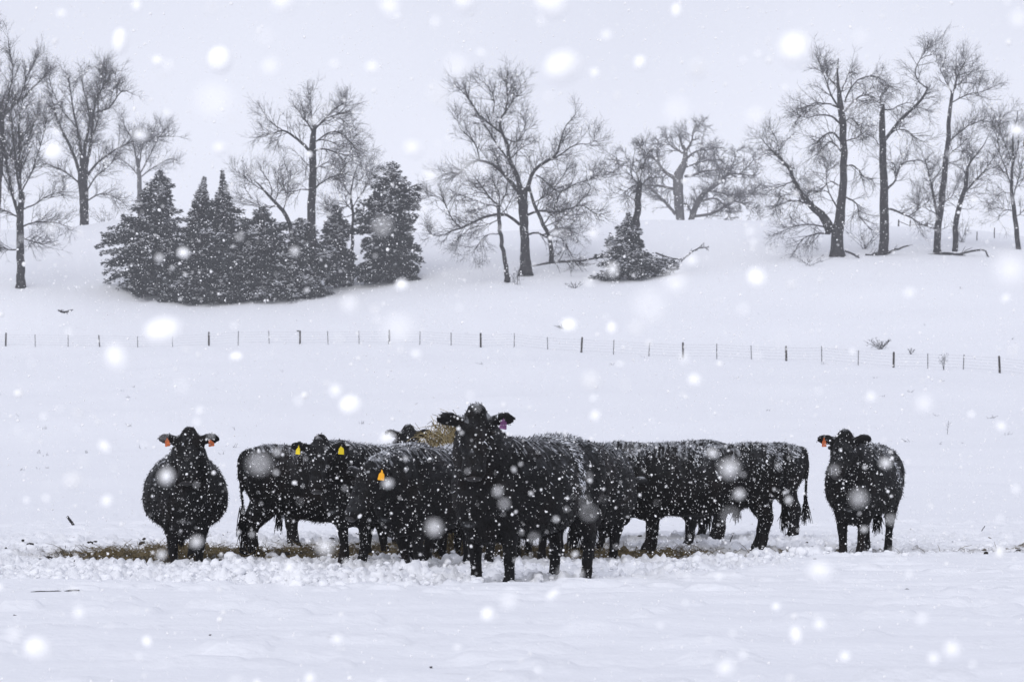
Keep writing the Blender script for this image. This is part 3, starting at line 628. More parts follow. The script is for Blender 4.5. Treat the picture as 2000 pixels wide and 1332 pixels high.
# ------------------------------------------------------------------ shrubs, weeds, fallen limbs and sticks
def shrub(label, X, Y, d, h, wdt, stems, seed, name='bare_shrub', cat='shrub', group=None, trop=0.05, thick=1.0, lv=2, sticking=0.0):
    g = np.random.default_rng(seed)
    p = W(X, Y, d); x0, y0 = p[0], d
    z0 = gz(x0, y0)
    root = empty(name, (x0, y0, z0 + sticking))
    tb = Tubes()
    ends = np.stack([g.normal(size=stems) * wdt * 0.5, g.normal(size=stems) * wdt * 0.5, g.uniform(0.55, 1.0, stems) * h], -1)
    t = np.linspace(0, 1, 6)
    st = g.normal(size=(stems, 3)) * np.array([0.08, 0.08, 0]) * wdt
    P = st[:, None, :] + ends[:, None, :] * t[None, :, None] + np.cumsum(g.normal(size=(stems, 6, 3)) * 0.03 * h, 1) * t[None, :, None]
    P[:, 0, 2] = -0.06
    P += np.array([x0, y0, z0])
    r = 0.012 * thick * np.linspace(1, 0.35, 6)[None].repeat(stems, 0)
    tb.add(P, r, 4); tb.build('stem', M['twig'], root)
    if lv:
        tb = Tubes()
        B, BR = sprout(P, r, 6, 0.25, 1.0, (20, 70), (0.15 * h, 0.5 * h), 0.2, trop, 0.010 * thick, 0.005 * thick, 4, seed + 1)
        tb.add(B, BR, 3)
        if lv > 1:
            C_, CR = sprout(B, BR, 3, 0.3, 1.0, (20, 70), (0.08 * h, 0.25 * h), 0.2, trop, 0.007 * thick, 0.004 * thick, 3, seed + 2)
            tb.add(C_, CR, 3)
        tb.build('twigs', M['twig'], root)
    tag(root, label, cat, group)
    return root

def stick(label, pts, d, name='fallen_branch', cat='branch', group=None, seed=1, twigs=0, m='bark', lift=0.03, dd=None):
    """pts [(X, Y, width px)] laid on or sticking out of the snow at distance d"""
    g = np.random.default_rng(seed); mpp = d / FPX
    a = []
    for i, q in enumerate(pts):
        w3 = W(q[0], q[1], d + (dd[i] if dd else 0.0)); a.append([*w3, max(q[2] * mpp * 0.33, 0.006)])
    a = np.array(a)
    zg = ground_z(a[:, 0], a[:, 1])
    shift = np.max(zg - a[:, 2]) if np.all(a[:, 2] < zg) else 0
    a[:, 2] += shift
    root = empty(name, (a[0, 0], a[0, 1], a[0, 2]))
    s = spline(a, 10); s[1:-1, :3] += g.normal(size=(8, 3)) * 0.015 * np.linalg.norm(a[-1, :3] - a[0, :3]) * 0.6
    s[:, 3] = np.maximum(s[:, 3], 0.004)
    tb = Tubes(); tb.add(s[:, :3], s[:, 3], 6); tb.build('stem', M[m], root)
    if twigs:
        L = np.linalg.norm(a[-1, :3] - a[0, :3])
        tb = Tubes(); B, BR = sprout(s[None, :, :3], s[None, :, 3], twigs * 2, 0.1, 1, (25, 75), (0.12 * L, 0.38 * L), 0.2, 0.03, 0.05, 0.014, 5, seed + 5)
        tb.add(B, BR, 4)
        C_, CR = sprout(B, BR, 3, 0.3, 1, (25, 70), (0.05 * L, 0.12 * L), 0.15, 0.02, 0.015, 0.008, 3, seed + 6)
        tb.add(C_, CR, 3); tb.build('twigs', M['twig'], root)
    tag(root, label, cat, group)
    return root

FB = 'fallen limbs under the ridge trees'
stick('long fallen limb running right from the foot of the large spreading tree', [(1040,520,5),(1090,511,7),(1140,508,6),(1180,500,4),(1205,492,2)], 268, group=FB, seed=3, twigs=7)
stick('fallen branch reaching up right of the snow-laden little cedar', [(1330,512,3),(1345,498,5),(1362,486,4),(1385,483,2)], 266, group=FB, seed=4, twigs=6)
stick('low broken branch just right of the snow-laden little cedar', [(1280,494,5),(1305,503,5),(1332,507,3)], 265, group=FB, seed=5, twigs=3)
stick('fallen log at the foot of the thick straight trunk', [(1690,498,7),(1730,495,8),(1752,487,6),(1774,480,4)], 270, group=FB, seed=6, twigs=4, name='fallen_log')
stick('dark fallen log at the foot of the twin-stemmed tree', [(1812,499,8),(1850,496,10),(1885,500,6)], 272, group=FB, seed=7, twigs=4, name='fallen_log')
stick('crooked fallen limb ending the ridge group, its tip bent down', [(1866,497,6),(1895,492,6),(1920,488,5),(1932,503,3),(1945,515,2)], 271, group=FB, seed=8, twigs=4)
stick('small fallen branch by the roots of the massive two-stemmed tree', [(1650,490,5),(1662,495,6),(1678,504,4)], 268, group=FB, seed=9, twigs=3)
shrub('faint bare bush under the fan-shaped tree', 212, 432, 322, 2.6, 3.4, 12, 301, thick=1.8)
shrub('round bare bush between the massive tree and the thick straight trunk', 1690, 484, 276, 2.6, 2.2, 12, 302, thick=2.2)
shrub('bare bush at the foot of the slim forked tree', 1880, 492, 286, 3.0, 2.2, 12, 303, thick=1.7)
shrub('small twiggy sapling at the foot of the large spreading tree', 1010, 530, 262, 1.6, 1.6, 8, 304, thick=1.6)
shrub('low weeds left of the massive two-stemmed tree', 1580, 508, 262, 1.3, 2.6, 9, 305, thick=1.5)
shrub('small dry weed on the slope below the fallen limb', 1122, 552, 258, 0.8, 0.9, 8, 306, thick=2.0)
shrub('windblown dark shrub above the fence at right', 1720, 681, 206, 0.85, 1.0, 14, 307, thick=2.0)
shrub('tall single weed standing at the fence between two thin posts', 1843, 716, 184, 1.3, 0.16, 3, 308, name='weed', cat='weed', thick=1.7)
shrub('tiny weed tuft behind the fence between wood posts', 1099, 671, 225, 0.45, 0.6, 7, 309, name='weed', cat='weed', thick=2.0)
shrub('tiny weed tuft above the fence right of the windblown shrub', 1779, 691, 200, 0.4, 0.5, 6, 310, name='weed', cat='weed', thick=1.8)
shrub('thin dry stalk alone on the open slope below the fence', 1850, 803, 110, 0.75, 0.05, 1, 311, name='weed', cat='weed', thick=0.9, lv=1)
stick('dark fallen branch lying on the empty slope at left', [(113,606,4),(125,610,7),(135,607,5),(143,605,2)], 245, group='sticks in the snow', seed=11, twigs=3, name='stick', cat='stick')
ST = 'sticks in the snow'
stick('short thick stick poking upright from snow at left', [(131,1008,7),(137,1016,8),(144,1026,8)], 42.5, 'stick', 'stick', ST, 12, dd=[0, 0, 0])
stick('bare twig lying flat on foreground snow at left', [(60,1168,2),(95,1166,3),(125,1166,5),(155,1164,2)], 19.9, 'stick', 'stick', ST, 13)
stick('small twig on foreground snow in the lower left corner', [(26,1201,3),(36,1203,4),(44,1202,2)], 17.4, 'stick', 'stick', ST, 14)
stick('curved grass stem in snow right of the rightmost cow', [(1917,1038,2),(1920,1032,2.4),(1924,1027,1.6)], 40, 'stick', 'stick', ST, 15)
stick('small forked stick standing under the side-on cow belly', [(1424,1062,3),(1428,1052,3),(1433,1041,2)], 35.0, 'stick', 'stick', ST, 16)

# ------------------------------------------------------------------ fences
def fence():
    root = empty('wire_fence', W(1000, 677, 212))
    off = np.array(root.location)
    wood = [11, 408, 586, 760, 939, 1135, 1334, 1536, 1745, 1953]
    thin = [69, 133, 195, 269, 337, 465, 526, 641, 702, 820, 881, 1004, 1070, 1198, 1267, 1400, 1468, 1605, 1676, 1812, 1881, -60, 2020]
    g = np.random.default_rng(5); tops = []
    for X in sorted(wood + thin):
        fd = float(np.interp(X, _tx, T_fd)); x = (X - 1000) / FPX * fd
        z = gz(x, fd); is_w = X in wood; is_m = X == 195
        Hh = (1.20 if is_w else 1.10) + g.normal() * 0.03
        ln = g.normal(size=2) * (0.035 if is_w else 0.05)
        if X == 195: ln[0] = -0.10
        tops.append((x, fd, z, ln))
        tb = Tubes(); t = np.linspace(0, 1, 4)
        P = np.stack([x + ln[0] * t, fd + ln[1] * t, z - 0.25 + (Hh + 0.25) * t], -1)
        r = np.full(4, 0.080 if is_w else (0.055 if is_m else 0.032)); 
        if is_w: r *= np.array([1.1, 1.0, 1.0, 0.92])
        # closed rounded top
        P = np.vstack([P, P[-1] + [0, 0, 0.02]]); r = np.append(r, r[-1] * 0.2)
        tb.add(P, r, 8); po = tb.build('wood_post' if is_w or is_m else 'steel_post', M['postwood'] if is_w or is_m else M['steel'], root, smooth=False)
        if X == 586:   # broken rail stub on the corner post
            tb = Tubes(); tb.add([[x - 0.28, fd - 0.02, z + 1.14], [x, fd - 0.02, z + 1.12]], [0.05, 0.05], 6); tb.build('rail_stub', M['postwood'], root)
    for k, hgt in enumerate((0.16, 0.38, 0.60, 0.82, 1.02)):
        P = []
        for i, (x, y, z, ln) in enumerate(tops):
            P.append([x + ln[0] * hgt / 1.1, y - 0.05, z + hgt])
            if i < len(tops) - 1:
                b = tops[i + 1]; P.append([(x + b[0]) / 2, (y + b[1]) / 2 - 0.05, (z + b[2]) / 2 + hgt - 0.015])
        tb = Tubes(); tb.add(np.array(P), np.full(len(P), 0.0045), 4); tb.build('wire', M['wire'], root)
    tag(root, 'long wire fence of dark wood and thin steel posts across the slope', 'fence')
fence()

def far_fence():
    root = empty('ridge_fence', W(1780, 455, 318)); xs = [(1755, 456, 440), (1778, 456, 440), (1811, 457, 440)]
    tops = []
    for X, yb, yt in xs:
        d = 318.0; x = (X - 1000) / FPX * d; z = bz(x, d); ht = 1.05
        tb = Tubes(); tb.add([[x, d, z - 0.2], [x, d, z + ht * 0.5], [x + 0.02, d, z + ht], [x + 0.02, d, z + ht + 0.02]], [0.10, 0.10, 0.09, 0.02], 7); tb.build('post', M['postwood'], root)
        tops.append((x, d, z))
    a, b, c = tops
    for (p, h0), (q, h1) in [((a, 0.85), (b, 0.35)), ((b, 0.55), (c, 0.65))]:
        tb = Tubes(); tb.add([[p[0], p[1] - 0.1, p[2] + h0], [q[0], q[1] - 0.1, q[2] + h1]], [0.045, 0.045], 5); tb.build('rail', M['postwood'], root)
    tag(root, 'short broken rail fence on the ridge between the thick and twin-stemmed trees', 'fence')
far_fence()
for X, lab in ((1908, 'lone thin post standing right of the slim forked tree'), (1942, 'faint thin post beside the rightmost bare tree')):
    d = 290.0 if X == 1908 else 300.0
    x = (X - 1000) / FPX * d; z = bz(x, d)
    tb = Tubes(); tb.add([[x, d, z - 0.2], [x, d, z + 0.6], [x + 0.03, d, z + 1.2], [x + 0.03, d, z + 1.22]], [0.06, 0.06, 0.055, 0.01], 6)
    o = tb.build('fence_post', M['postwood'], None); tag(o, lab, 'post', 'lone posts on the ridge')

# ------------------------------------------------------------------ hay bale
def hay_bale():
    x0, y0 = -0.70, 34.4; z0 = gz(x0, y0)
    root = empty('hay_bale', (x0, y0, z0)); g = np.random.default_rng(77)
    nu, nv = 48, 22; R, HL = 0.75, 0.50
    V, F = [], []
    ax = np.array([0.98, 0.2, 0]); ax /= np.linalg.norm(ax); sd = np.cross(UP, ax)
    prof = [(-HL, 0.0), (-HL, 0.35), (-HL * 0.98, 0.7)] + [(-HL + 2 * HL * k / (nv - 7), 0.985) for k in range(nv - 6)] + [(HL * 0.98, 0.7), (HL, 0.35), (HL, 0.0)]
    for s, rr in prof:
        for j in range(nu):
            a = 2 * math.pi * j / nu
            p = ax * s + (sd * math.cos(a) + UP * math.sin(a)) * R * rr + UP * (R - 0.05)
            V.append(p)
    V = np.array(V); c = np.array([0, 0, R - 0.05])
    nrm = V - c; nrm /= np.linalg.norm(nrm, axis=1, keepdims=True) + 1e-9
    V = c + (V - c) * (1 - 0.16 * np.clip(np.abs((V - c) @ ax) / HL, 0, 1) ** 3)[:, None]
    V = V + nrm * (0.20 * fbm(V[:, 0] * 3, V[:, 1] * 3, V[:, 2] * 3, oct=4, seed=5))[:, None]
    # eaten hollow and slump towards the top left
    V[:, 2] += 0.10 * np.exp(-((V[:, 0] + 0.3) ** 2 + V[:, 1] ** 2) / 0.2) * (V[:, 2] > 1)
    n = len(prof); i = (np.arange(n - 1)[:, None] * nu + np.arange(nu)[None]).ravel(); jn = (np.arange(n - 1)[:, None] * nu + (np.arange(nu)[None] + 1) % nu).ravel()
    F = np.stack([i, jn, jn + nu, i + nu], -1)
    core = mesh_np('core', V, F, M['bale'], root, smooth=True)
    # loose stems all over, combed round the bale and drooping
    N = 5200; idx = g.integers(0, len(V), N); base = V[idx] + g.normal(size=(N, 3)) * 0.04; nn = nrm[idx]
    tang = np.cross(nn, ax); tang += g.normal(size=(N, 3)) * 0.55 + nn * g.uniform(0.05, 0.45, N)[:, None]; tang /= np.linalg.norm(tang, axis=1, keepdims=True)
    L = g.uniform(0.12, 0.46, N)
    mid = base + tang * (L * 0.5)[:, None] + nn * 0.015; end = base + tang * L[:, None] - UP * (L * 0.3)[:, None]
    P = np.stack([base, mid, end], 1) + np.array([x0, y0, z0])
    tb = Tubes(); tb.add(P[: N // 2], np.tile([0.006, 0.005, 0.003], (N // 2, 1)), 3); tb.build('stems', M['straw_pale'], root, False)['kind'] = 'stuff'
    tb = Tubes(); tb.add(P[N // 2:], np.tile([0.006, 0.005, 0.003], (N - N // 2, 1)), 3); tb.build('dark_stems', M['straw'], root, False)['kind'] = 'stuff'
    # a few upright wisps
    tb = Tubes(); T_ = []
    for k in range(16):
        b = np.array([x0 + g.uniform(-0.5, 0.3), y0 - 0.1 + g.normal() * 0.2, z0 + 1.36])
        T_.append([b, b + [g.normal() * 0.06, 0, 0.1], b + [g.normal() * 0.14, 0, g.uniform(0.12, 0.3)]])
    tb.add(np.array(T_), np.tile([0.006, 0.005, 0.003], (16, 1)), 3); tb.build('wisp', M['straw'], root, False)
    # snow cap
    nu2, nr = 28, 8; cv = [[0, 0, 0.13]]
    for r in range(1, nr + 1):
        for j in range(nu2):
            a = 2 * math.pi * j / nu2; q = r / nr
            cv.append([0.46 * q * math.cos(a), 0.42 * q * math.sin(a), 0.13 * (1 - q ** 2.2) - 0.22 * q ** 3])
    cv = np.array(cv); cv[:, 2] += 0.05 * fbm(cv[:, 0] * 5, cv[:, 1] * 5, oct=3, seed=2)
    cv += np.array([0.0, 0, 2 * R - 0.07])
    f3 = [[0, 1 + j, 1 + (j + 1) % nu2] for j in range(nu2)]
    f4 = [[1 + r * nu2 + j, 1 + (r + 1) * nu2 + j, 1 + (r + 1) * nu2 + (j + 1) % nu2, 1 + r * nu2 + (j + 1) % nu2] for r in range(nr - 1) for j in range(nu2)]
    mesh_np('snow_cap', cv, [np.array(f3), np.array(f4)], M['snow_load'], root, smooth=True)
    tag(root, 'round hay bale topped with snow behind the front cow', 'hay bale')
hay_bale()

# ------------------------------------------------------------------ cattle
def ring_loft(rings):
    """rings: list of (n,3) arrays; returns verts, faces of a capped loft"""
    n = len(rings[0]); V = np.concatenate(rings); F4, F3 = [], []
    for r in range(len(rings) - 1):
        for j in range(n):
            k = (j + 1) % n
            F4.append([r * n + j, r * n + k, (r + 1) * n + k, (r + 1) * n + j])
    c0, c1 = len(V), len(V) + 1
    V = np.vstack([V, rings[0].mean(0), rings[-1].mean(0)])
    b = (len(rings) - 1) * n
    for j in range(n):
        k = (j + 1) % n; F3.append([c0, k, j]); F3.append([c1, b + j, b + k])
    return V, F4, F3

class Shell:
    def __init__(self): self.V, self.F, self.n = [], [], 0
    def add(self, rings):
        V, F4, F3 = ring_loft(rings)
        self.V.append(V); self.F += [[i + self.n for i in f] for f in F4 + F3]; self.n += len(V)

def tube_rings(pts, ref=(0, 1, 0), n=16, K=None):
    """pts rows: x,y,z, a (along ref side), b (across)"""
    p = np.asarray(pts, float)
    s = spline(p, K or (len(p) - 1) * 4 + 1); out = []
    T = np.gradient(s[:, :3], axis=0); T /= np.linalg.norm(T, axis=1, keepdims=True)
    ref = np.asarray(ref, float); a = np.arange(n) * 2 * math.pi / n
    for i in range(len(s)):
        sd = ref - T[i] * (ref @ T[i]); sd /= np.linalg.norm(sd); ot = np.cross(T[i], sd)
        out.append(s[i, :3] + np.outer(np.cos(a) * max(s[i, 3], .004), sd) + np.outer(np.sin(a) * max(s[i, 4], .004), ot))
    return out

def cow_body(seed, head, stance, fat=1.0, drop=0.0, hs_=1.06):
    """head: (poll x, y, z, yaw deg, pitch deg down) in cow space (cow faces +x). stance: 4 offsets (front l/r, hind l/r)"""
    g = np.random.default_rng(seed); S = Shell(); n = 28
    a = np.arange(n) * 2 * math.pi / n
    secs = [(-1.00, 1.10, 0.92, .07, 0), (-.97, 1.20, .84, .16, 0), (-.90, 1.285, .74, .245, 0), (-.78, 1.33, .66, .30, 0), (-.60, 1.345, .56, .34, .02), (-.38, 1.325, .475, .395, .07),
            (-.12, 1.305, .42, .435, .10), (.12, 1.30, .41, .435, .10), (.32, 1.315, .425, .40, .06), (.48, 1.325, .45, .35, .02), (.62, 1.29, .47, .30, 0), (.74, 1.22, .50, .25, -.02), (.84, 1.12, .56, .19, -.02), (.91, 1.0, .68, .09, 0)]
    rings = []
    s = spline(np.array([[q[0], 0, 0, q[1], q[2], q[3], q[4]] for q in secs]), 46)
    for q in s:
        x, zt, zb, hw, sk = q[0], q[3], q[4] - drop * math.exp(-(q[0] / .5) ** 2), q[5] * fat, q[6]
        zc, hz = (zt + zb) / 2, (zt - zb) / 2
        cy, sy = np.cos(a), np.sin(a)
        yy = hw * np.sign(cy) * np.abs(cy) ** 0.86 * (1 - sk * 2.0 * sy * 0.55)
        zz = zc + hz * np.sign(sy) * np.abs(sy) ** 0.90
        rings.append(np.stack([np.full(n, x), yy, zz], -1))
    S.add(rings)
    # hips, shoulders and brisket as full muscle masses
    for sg in (-1, 1):
        S.add(tube_rings([(-.66, .19 * sg, 1.24, .06, .10), (-.73, .20 * sg, 1.05, .15, .25), (-.73, .205 * sg, .86, .14, .235), (-.70, .20 * sg, .70, .10, .17)], (0, 1, 0), K=12))
        S.add(tube_rings([(.42, .13 * sg, 1.25, .06, .10), (.46, .20 * sg, 1.08, .12, .20), (.50, .215 * sg, .88, .12, .19), (.50, .20 * sg, .70, .09, .14)], (0, 1, 0), K=12))
    S.add(tube_rings([(.45, 0, .54, .17, .12), (.66, 0, .53, .16, .14), (.84, 0, .64, .11, .13)], (0, 1, 0), K=8))
    # legs
    hooves = []
    for k, (sg, front) in enumerate(((1, True), (-1, True), (1, False), (-1, False))):
        dx, dy = stance[k]; dy = dy - .035 * sg
        if front:
            pts = [(.49, .19 * sg, .80, .115, .165), (.50 + dx * .25, .185 * sg + dy * .25, .60, .088, .115), (.505 + dx * .6, .175 * sg + dy * .6, .42, .068, .078), (.50 + dx * .75, .172 * sg + dy * .75, .34, .060, .066),
                   (.495 + dx * .9, .168 * sg + dy * .9, .20, .047, .052), (.50 + dx, .168 * sg + dy, .11, .054, .060), (.525 + dx, .168 * sg + dy, .055, .056, .068), (.535 + dx, .168 * sg + dy, -.02, .062, .078)]
        else:
            pts = [(-.74, .20 * sg, .88, .135, .22), (-.73 + dx * .2, .20 * sg + dy * .2, .68, .108, .165), (-.815 + dx * .5, .19 * sg + dy * .5, .50, .074, .105), (-.865 + dx * .7, .185 * sg + dy * .7, .41, .058, .076),
                   (-.85 + dx * .85, .18 * sg + dy * .85, .26, .049, .058), (-.835 + dx, .178 * sg + dy, .11, .055, .062), (-.81 + dx, .178 * sg + dy, .055, .056, .068), (-.80 + dx, .178 * sg + dy, -.02, .062, .078)]
        S.add(tube_rings(pts, (0, 1, 0), n=14))
    # head
    hx, hy, hz_, yaw, pit = head
    yw, pt = math.radians(yaw), math.radians(pit)
    A = np.array([math.cos(yw) * math.cos(pt), math.sin(yw) * math.cos(pt), -math.sin(pt)])
    Rt = np.array([math.sin(yw), -math.cos(yw), 0.0]); U = np.cross(Rt, A)
    O = np.array([hx, hy, hz_]); sc_ = hs_
    hs = [(-.035, .03, .04, .05), (.0, .085, .085, .095), (.07, .115, .125, .135), (.15, .118, .150, .150), (.23, .105, .155, .140), (.31, .088, .135, .112), (.40, .075, .100, .094), (.47, .070, .085, .098), (.53, .055, .065, .088), (.565, .02, .03, .045)]
    hs = spline(np.array([[q[0] * sc_, 0, 0, q[1], q[2], q[3]] for q in hs]), 26); rr = []
    b = np.arange(20) * 2 * math.pi / 20
    for q in hs:
        up = np.where(np.sin(b) > 0, q[3], q[4]) * sc_
        rr.append(O + A * q[0] + np.outer(np.cos(b) * q[5] * sc_, Rt) + np.outer(np.sin(b) * up, U))
    S.add(rr)
    S.add([O + A * (.03 + .10 * (k - 3) / 3) + U * .075 + (np.outer(np.cos(b) * .085, Rt) + np.outer(np.sin(b) * .075, U)) * math.sqrt(max(1 - ((k - 3) / 3) ** 2, .02)) for k in range(7)])
    ears = {}
    for sg in (-1, 1):
        dr = Rt * sg * .95 + U * .12 - A * .10; dr /= np.linalg.norm(dr)
        e0 = O + A * .085 + Rt * sg * .115 + U * .05
        tw_ = U * .65 + A * -.35; 
        path = [(*(e0), .04, .035), (*(e0 + dr * .06), .058, .036), (*(e0 + dr * .12 - UP * .002), .070, .032), (*(e0 + dr * .175 - UP * .012), .056, .026), (*(e0 + dr * .215 - UP * .03), .018, .016)]
        S.add(tube_rings(path, tw_, n=12))
        ears[sg] = e0 + dr * .10
    # neck
    nk = O + A * .16 - U * .03
    mid = np.array([.74, nk[1] * .35, 0]); mid[2] = 1.02 + (nk[2] - 1.02) * .45; mid[0] = .45 + (nk[0] - .45) * .55
    S.add(tube_rings([(.36, 0, 1.02, .25, .27), (.52, nk[1] * .08, 1.01 + (nk[2] - 1.0) * .12, .25, .30), (*mid, .235, .275), (*(nk * .75 + mid * .25), .185, .215), (*nk, .125, .14)], (0, 1, 0), n=20, K=18))
    # tail
    tx = g.uniform(-.03, .05); ty = g.uniform(-.06, .06)
    S.add(tube_rings([(-.86, 0, 1.27, .045, .04), (-.99, 0, 1.24, .04, .036), (-1.045 + tx * .2, ty * .2, 1.12, .034, .032), (-1.055 + tx * .6, ty * .6, .90, .030, .028), (-1.05 + tx, ty, .68, .027, .025), (-1.05 + tx, ty, .58, .024, .022)], (0, 1, 0), n=10))
    me = bpy.data.meshes.new('cow_shell')
    V = np.concatenate(S.V); me.from_pydata(V.tolist(), [], S.F); me.update()
    ob = bpy.data.objects.new('cow_shell', me); col.objects.link(ob)
    m = ob.modifiers.new('r', 'REMESH'); m.mode = 'VOXEL'; m.voxel_size = 0.023; m.adaptivity = 0.0
    m = ob.modifiers.new('s', 'SMOOTH'); m.factor = 0.5; m.iterations = 5
    dg = bpy.context.evaluated_depsgraph_get()
    out = bpy.data.meshes.new_from_object(ob.evaluated_get(dg))
    bpy.data.objects.remove(ob); bpy.data.meshes.remove(me)
    nv = len(out.vertices); co = np.empty(nv * 3, np.float32); out.vertices.foreach_get('co', co); co = co.reshape(-1, 3)
    no = np.empty(nv * 3, np.float32); out.vertices.foreach_get('normal', no); no = no.reshape(-1, 3)
    bump = 0.012 * fbm(co[:, 0] * 7 + seed, co[:, 1] * 7, co[:, 2] * 7, oct=3, seed=seed)
    co = co + no * bump[:, None]
    out.vertices.foreach_set('co', co.ravel().astype(np.float32))
    out.polygons.foreach_set('use_smooth', np.ones(len(out.polygons), dtype=bool)); out.update()
    return out, co, no, ears, (O, A, Rt, U), (np.array([-1.05 + tx, ty, .58]))

def blades(co, no, idx, L, wd, flow, stick_out, g, taper=True):
    n = len(idx); p = co[idx] + g.normal(size=(n, 3)) * 0.008; nn = no[idx]
    f = flow - (flow * nn).sum(1, keepdims=True) * nn
    cl = np.stack([vnoise(p[:, 0] * 22, p[:, 1] * 22, p[:, 2] * 22, 71 + q) for q in range(3)], -1)
    d = f + nn * stick_out[:, None] + cl * 0.35 + g.normal(size=(n, 3)) * 0.10; d /= np.linalg.norm(d, axis=1, keepdims=True) + 1e-9
    s = np.cross(d, nn + 0.3 * g.normal(size=(n, 3))); s /= np.linalg.norm(s, axis=1, keepdims=True) + 1e-9
    V = np.stack([p - s * wd[:, None] - nn * .006, p + s * wd[:, None] - nn * .006, p + d * L[:, None]], 1).reshape(-1, 3)
    i = np.arange(n) * 3
    return V, np.stack([i, i + 1, i + 2], -1)

def cow(label, x, y, facing, head, seed, scale=1.0, tags=(), stance=None, fat=1.0, drop=-0.03, snow=1.0, sink=0.05):
    """facing: world heading in degrees (0 = right, -90 = towards camera); head: poll (x,y,z), yaw, pitch in world heading"""
    g = np.random.default_rng(seed)
    if stance is None: stance = g.normal(size=(4, 2)) * np.array([.075, .025])
    hx, hy, hz_, hyaw, hpit = head
    me, co, no, ears, (O, A, Rt, U), tail = cow_body(seed, (hx, hy, hz_, hyaw - facing, hpit), stance, fat, drop)
    z = gz(x, y); root = empty('cow', (x, y, z - sink), math.radians(facing)); root.scale = (scale,) * 3
    me.name = 'cow_body'; me.materials.clear(); me.materials.append(M['coat'])
    link_mesh('body', me, None, root)
    nv = len(co)
    # shaggy winter hair
    N = 11000; idx = g.integers(0, nv, N)
    flow = np.tile([-0.55, 0, -0.75], (N, 1)); legz = co[idx, 2] < .45
    L = g.uniform(.012, .034, N) * np.where(legz, .55, 1.0) * np.where((co[idx, 2] < .68) & ~legz, 1.5, 1.0)
    hd = np.linalg.norm(co[idx] - (O + A * .25), axis=1) < .34; L = np.where(hd, L * .45, L)
    V, F = blades(co, no, idx, L, np.full(N, .0048), flow, g.uniform(.10, .50, N), g)
    mesh_np('hair', V, F, M['hair'], root)
    # snow caught in the hair, in runnels down the back and flanks
    cand = np.where(no[:, 2] > -0.05)[0]; c = co[cand]; up = no[cand, 2]
    run = fbm(c[:, 0] * 9 + c[:, 2] * 2.2 + seed * 3, c[:, 1] * 2.0, c[:, 2] * 1.2, oct=3, seed=seed + 5)
    cl = fbm(c[:, 0] * 2.2, c[:, 1] * 2.2 + seed, c[:, 2] * 2.2, oct=2, seed=seed + 6)
    sc0 = run * 1.0 + 0.55 * cl + 0.50 * up - 0.62 + 0.25 * (snow - 1)
    headm = np.linalg.norm(c - (O + A * .25), axis=1) < .40
    sc0 -= headm * 0.45 + (c[:, 2] < .75) * 0.5
    pr = np.clip(sc0 * 3.0, 0, 1) + 0.012 * (c[:, 2] > .6)
    pick = cand[g.uniform(size=len(cand)) < np.clip(pr, 0, 1) * 0.75]
    if len(pick) > 20:
        pick = np.concatenate([pick, pick]) ; n = len(pick)
        V, F = blades(co + no * .004, no, pick, g.uniform(.014, .042, n), g.uniform(.0035, .0075, n), np.tile([-.45, 0, -.8], (n, 1)) + 0, g.uniform(.02, .18, n), g)
        mesh_np('snow_dusting', V, F, M['fursnow'], root)
    # tail switch
    n = 90; P = []
    for k in range(n):
        b = tail + g.normal(size=3) * [.012, .012, .03]; e = b + [g.normal() * .035, g.normal() * .035, -g.uniform(.16, .34)]
        P.append([b, b * .5 + e * .5 + g.normal(size=3) * .012, e])
    tb = Tubes(); tb.add(np.array(P), np.tile([.007, .006, .003], (n, 1)), 3); V, F = tb.arrays()
    mesh_np('tail_switch', V, F, M['hair'], root)
    # eyes and nostrils
    for sg in (-1, 1):
        c = O + A * .20 + Rt * sg * .148 + U * .06
        rg = [c + A * (.022 * math.cos(t)) + (np.outer(np.cos(np.arange(10) * .628), Rt) + np.outer(np.sin(np.arange(10) * .628), U)) * (.022 * math.sin(t) + .0005) for t in np.linspace(0, math.pi, 8)]
        V, F4, F3 = ring_loft(rg); mesh_np('eye', V, [np.array(F4), np.array(F3)], M['eye'], root, smooth=True)
    rg = [O + A * (.592 + .016 * math.cos(t)) - U * .005 + (np.outer(np.cos(np.arange(12) * .5236) * .066, Rt) + np.outer(np.sin(np.arange(12) * .5236) * .042, U)) * (math.sin(t) + .02) for t in np.linspace(0, math.pi, 7)]
    V, F4, F3 = ring_loft(rg); mesh_np('nose', V, [np.array(F4), np.array(F3)], M['nose'], root, smooth=True)
    # ear tags: a flat panel with a narrow neck hanging from the ear
    for sg, cname in tags:
        e = ears[sg]; out = A * .75 + Rt * sg * .25; out = out - UP * (out @ UP); out /= np.linalg.norm(out)
        sd = np.cross(UP, out); tl = g.uniform(-.25, .25); dn = -UP * math.cos(tl) + sd * math.sin(tl); sd = np.cross(dn, out)
        o0 = e + out * .035 + UP * .02
        prof = [(.009, 0), (.010, .026), (.027, .044), (.034, .098), (.029, .104)]
        ring = [(w_, h_) for w_, h_ in prof] + [(-w_, h_) for w_, h_ in prof[::-1]]
        f0 = np.array([o0 + sd * w_ + dn * h_ + out * .003 for w_, h_ in ring]); f1 = f0 - out * .006
        m = len(ring); V = np.vstack([f0, f1])
        me2 = bpy.data.meshes.new('ear_tag')
        me2.from_pydata(V.tolist(), [], [list(range(m)), list(range(2 * m - 1, m - 1, -1))] + [[j, j + m, (j + 1) % m + m, (j + 1) % m] for j in range(m)])
        link_mesh('ear_tag', me2, M[cname], root)
    tag(root, label, 'cow', 'black cattle gathered round the hay')
    return root

HD = lambda deg: deg
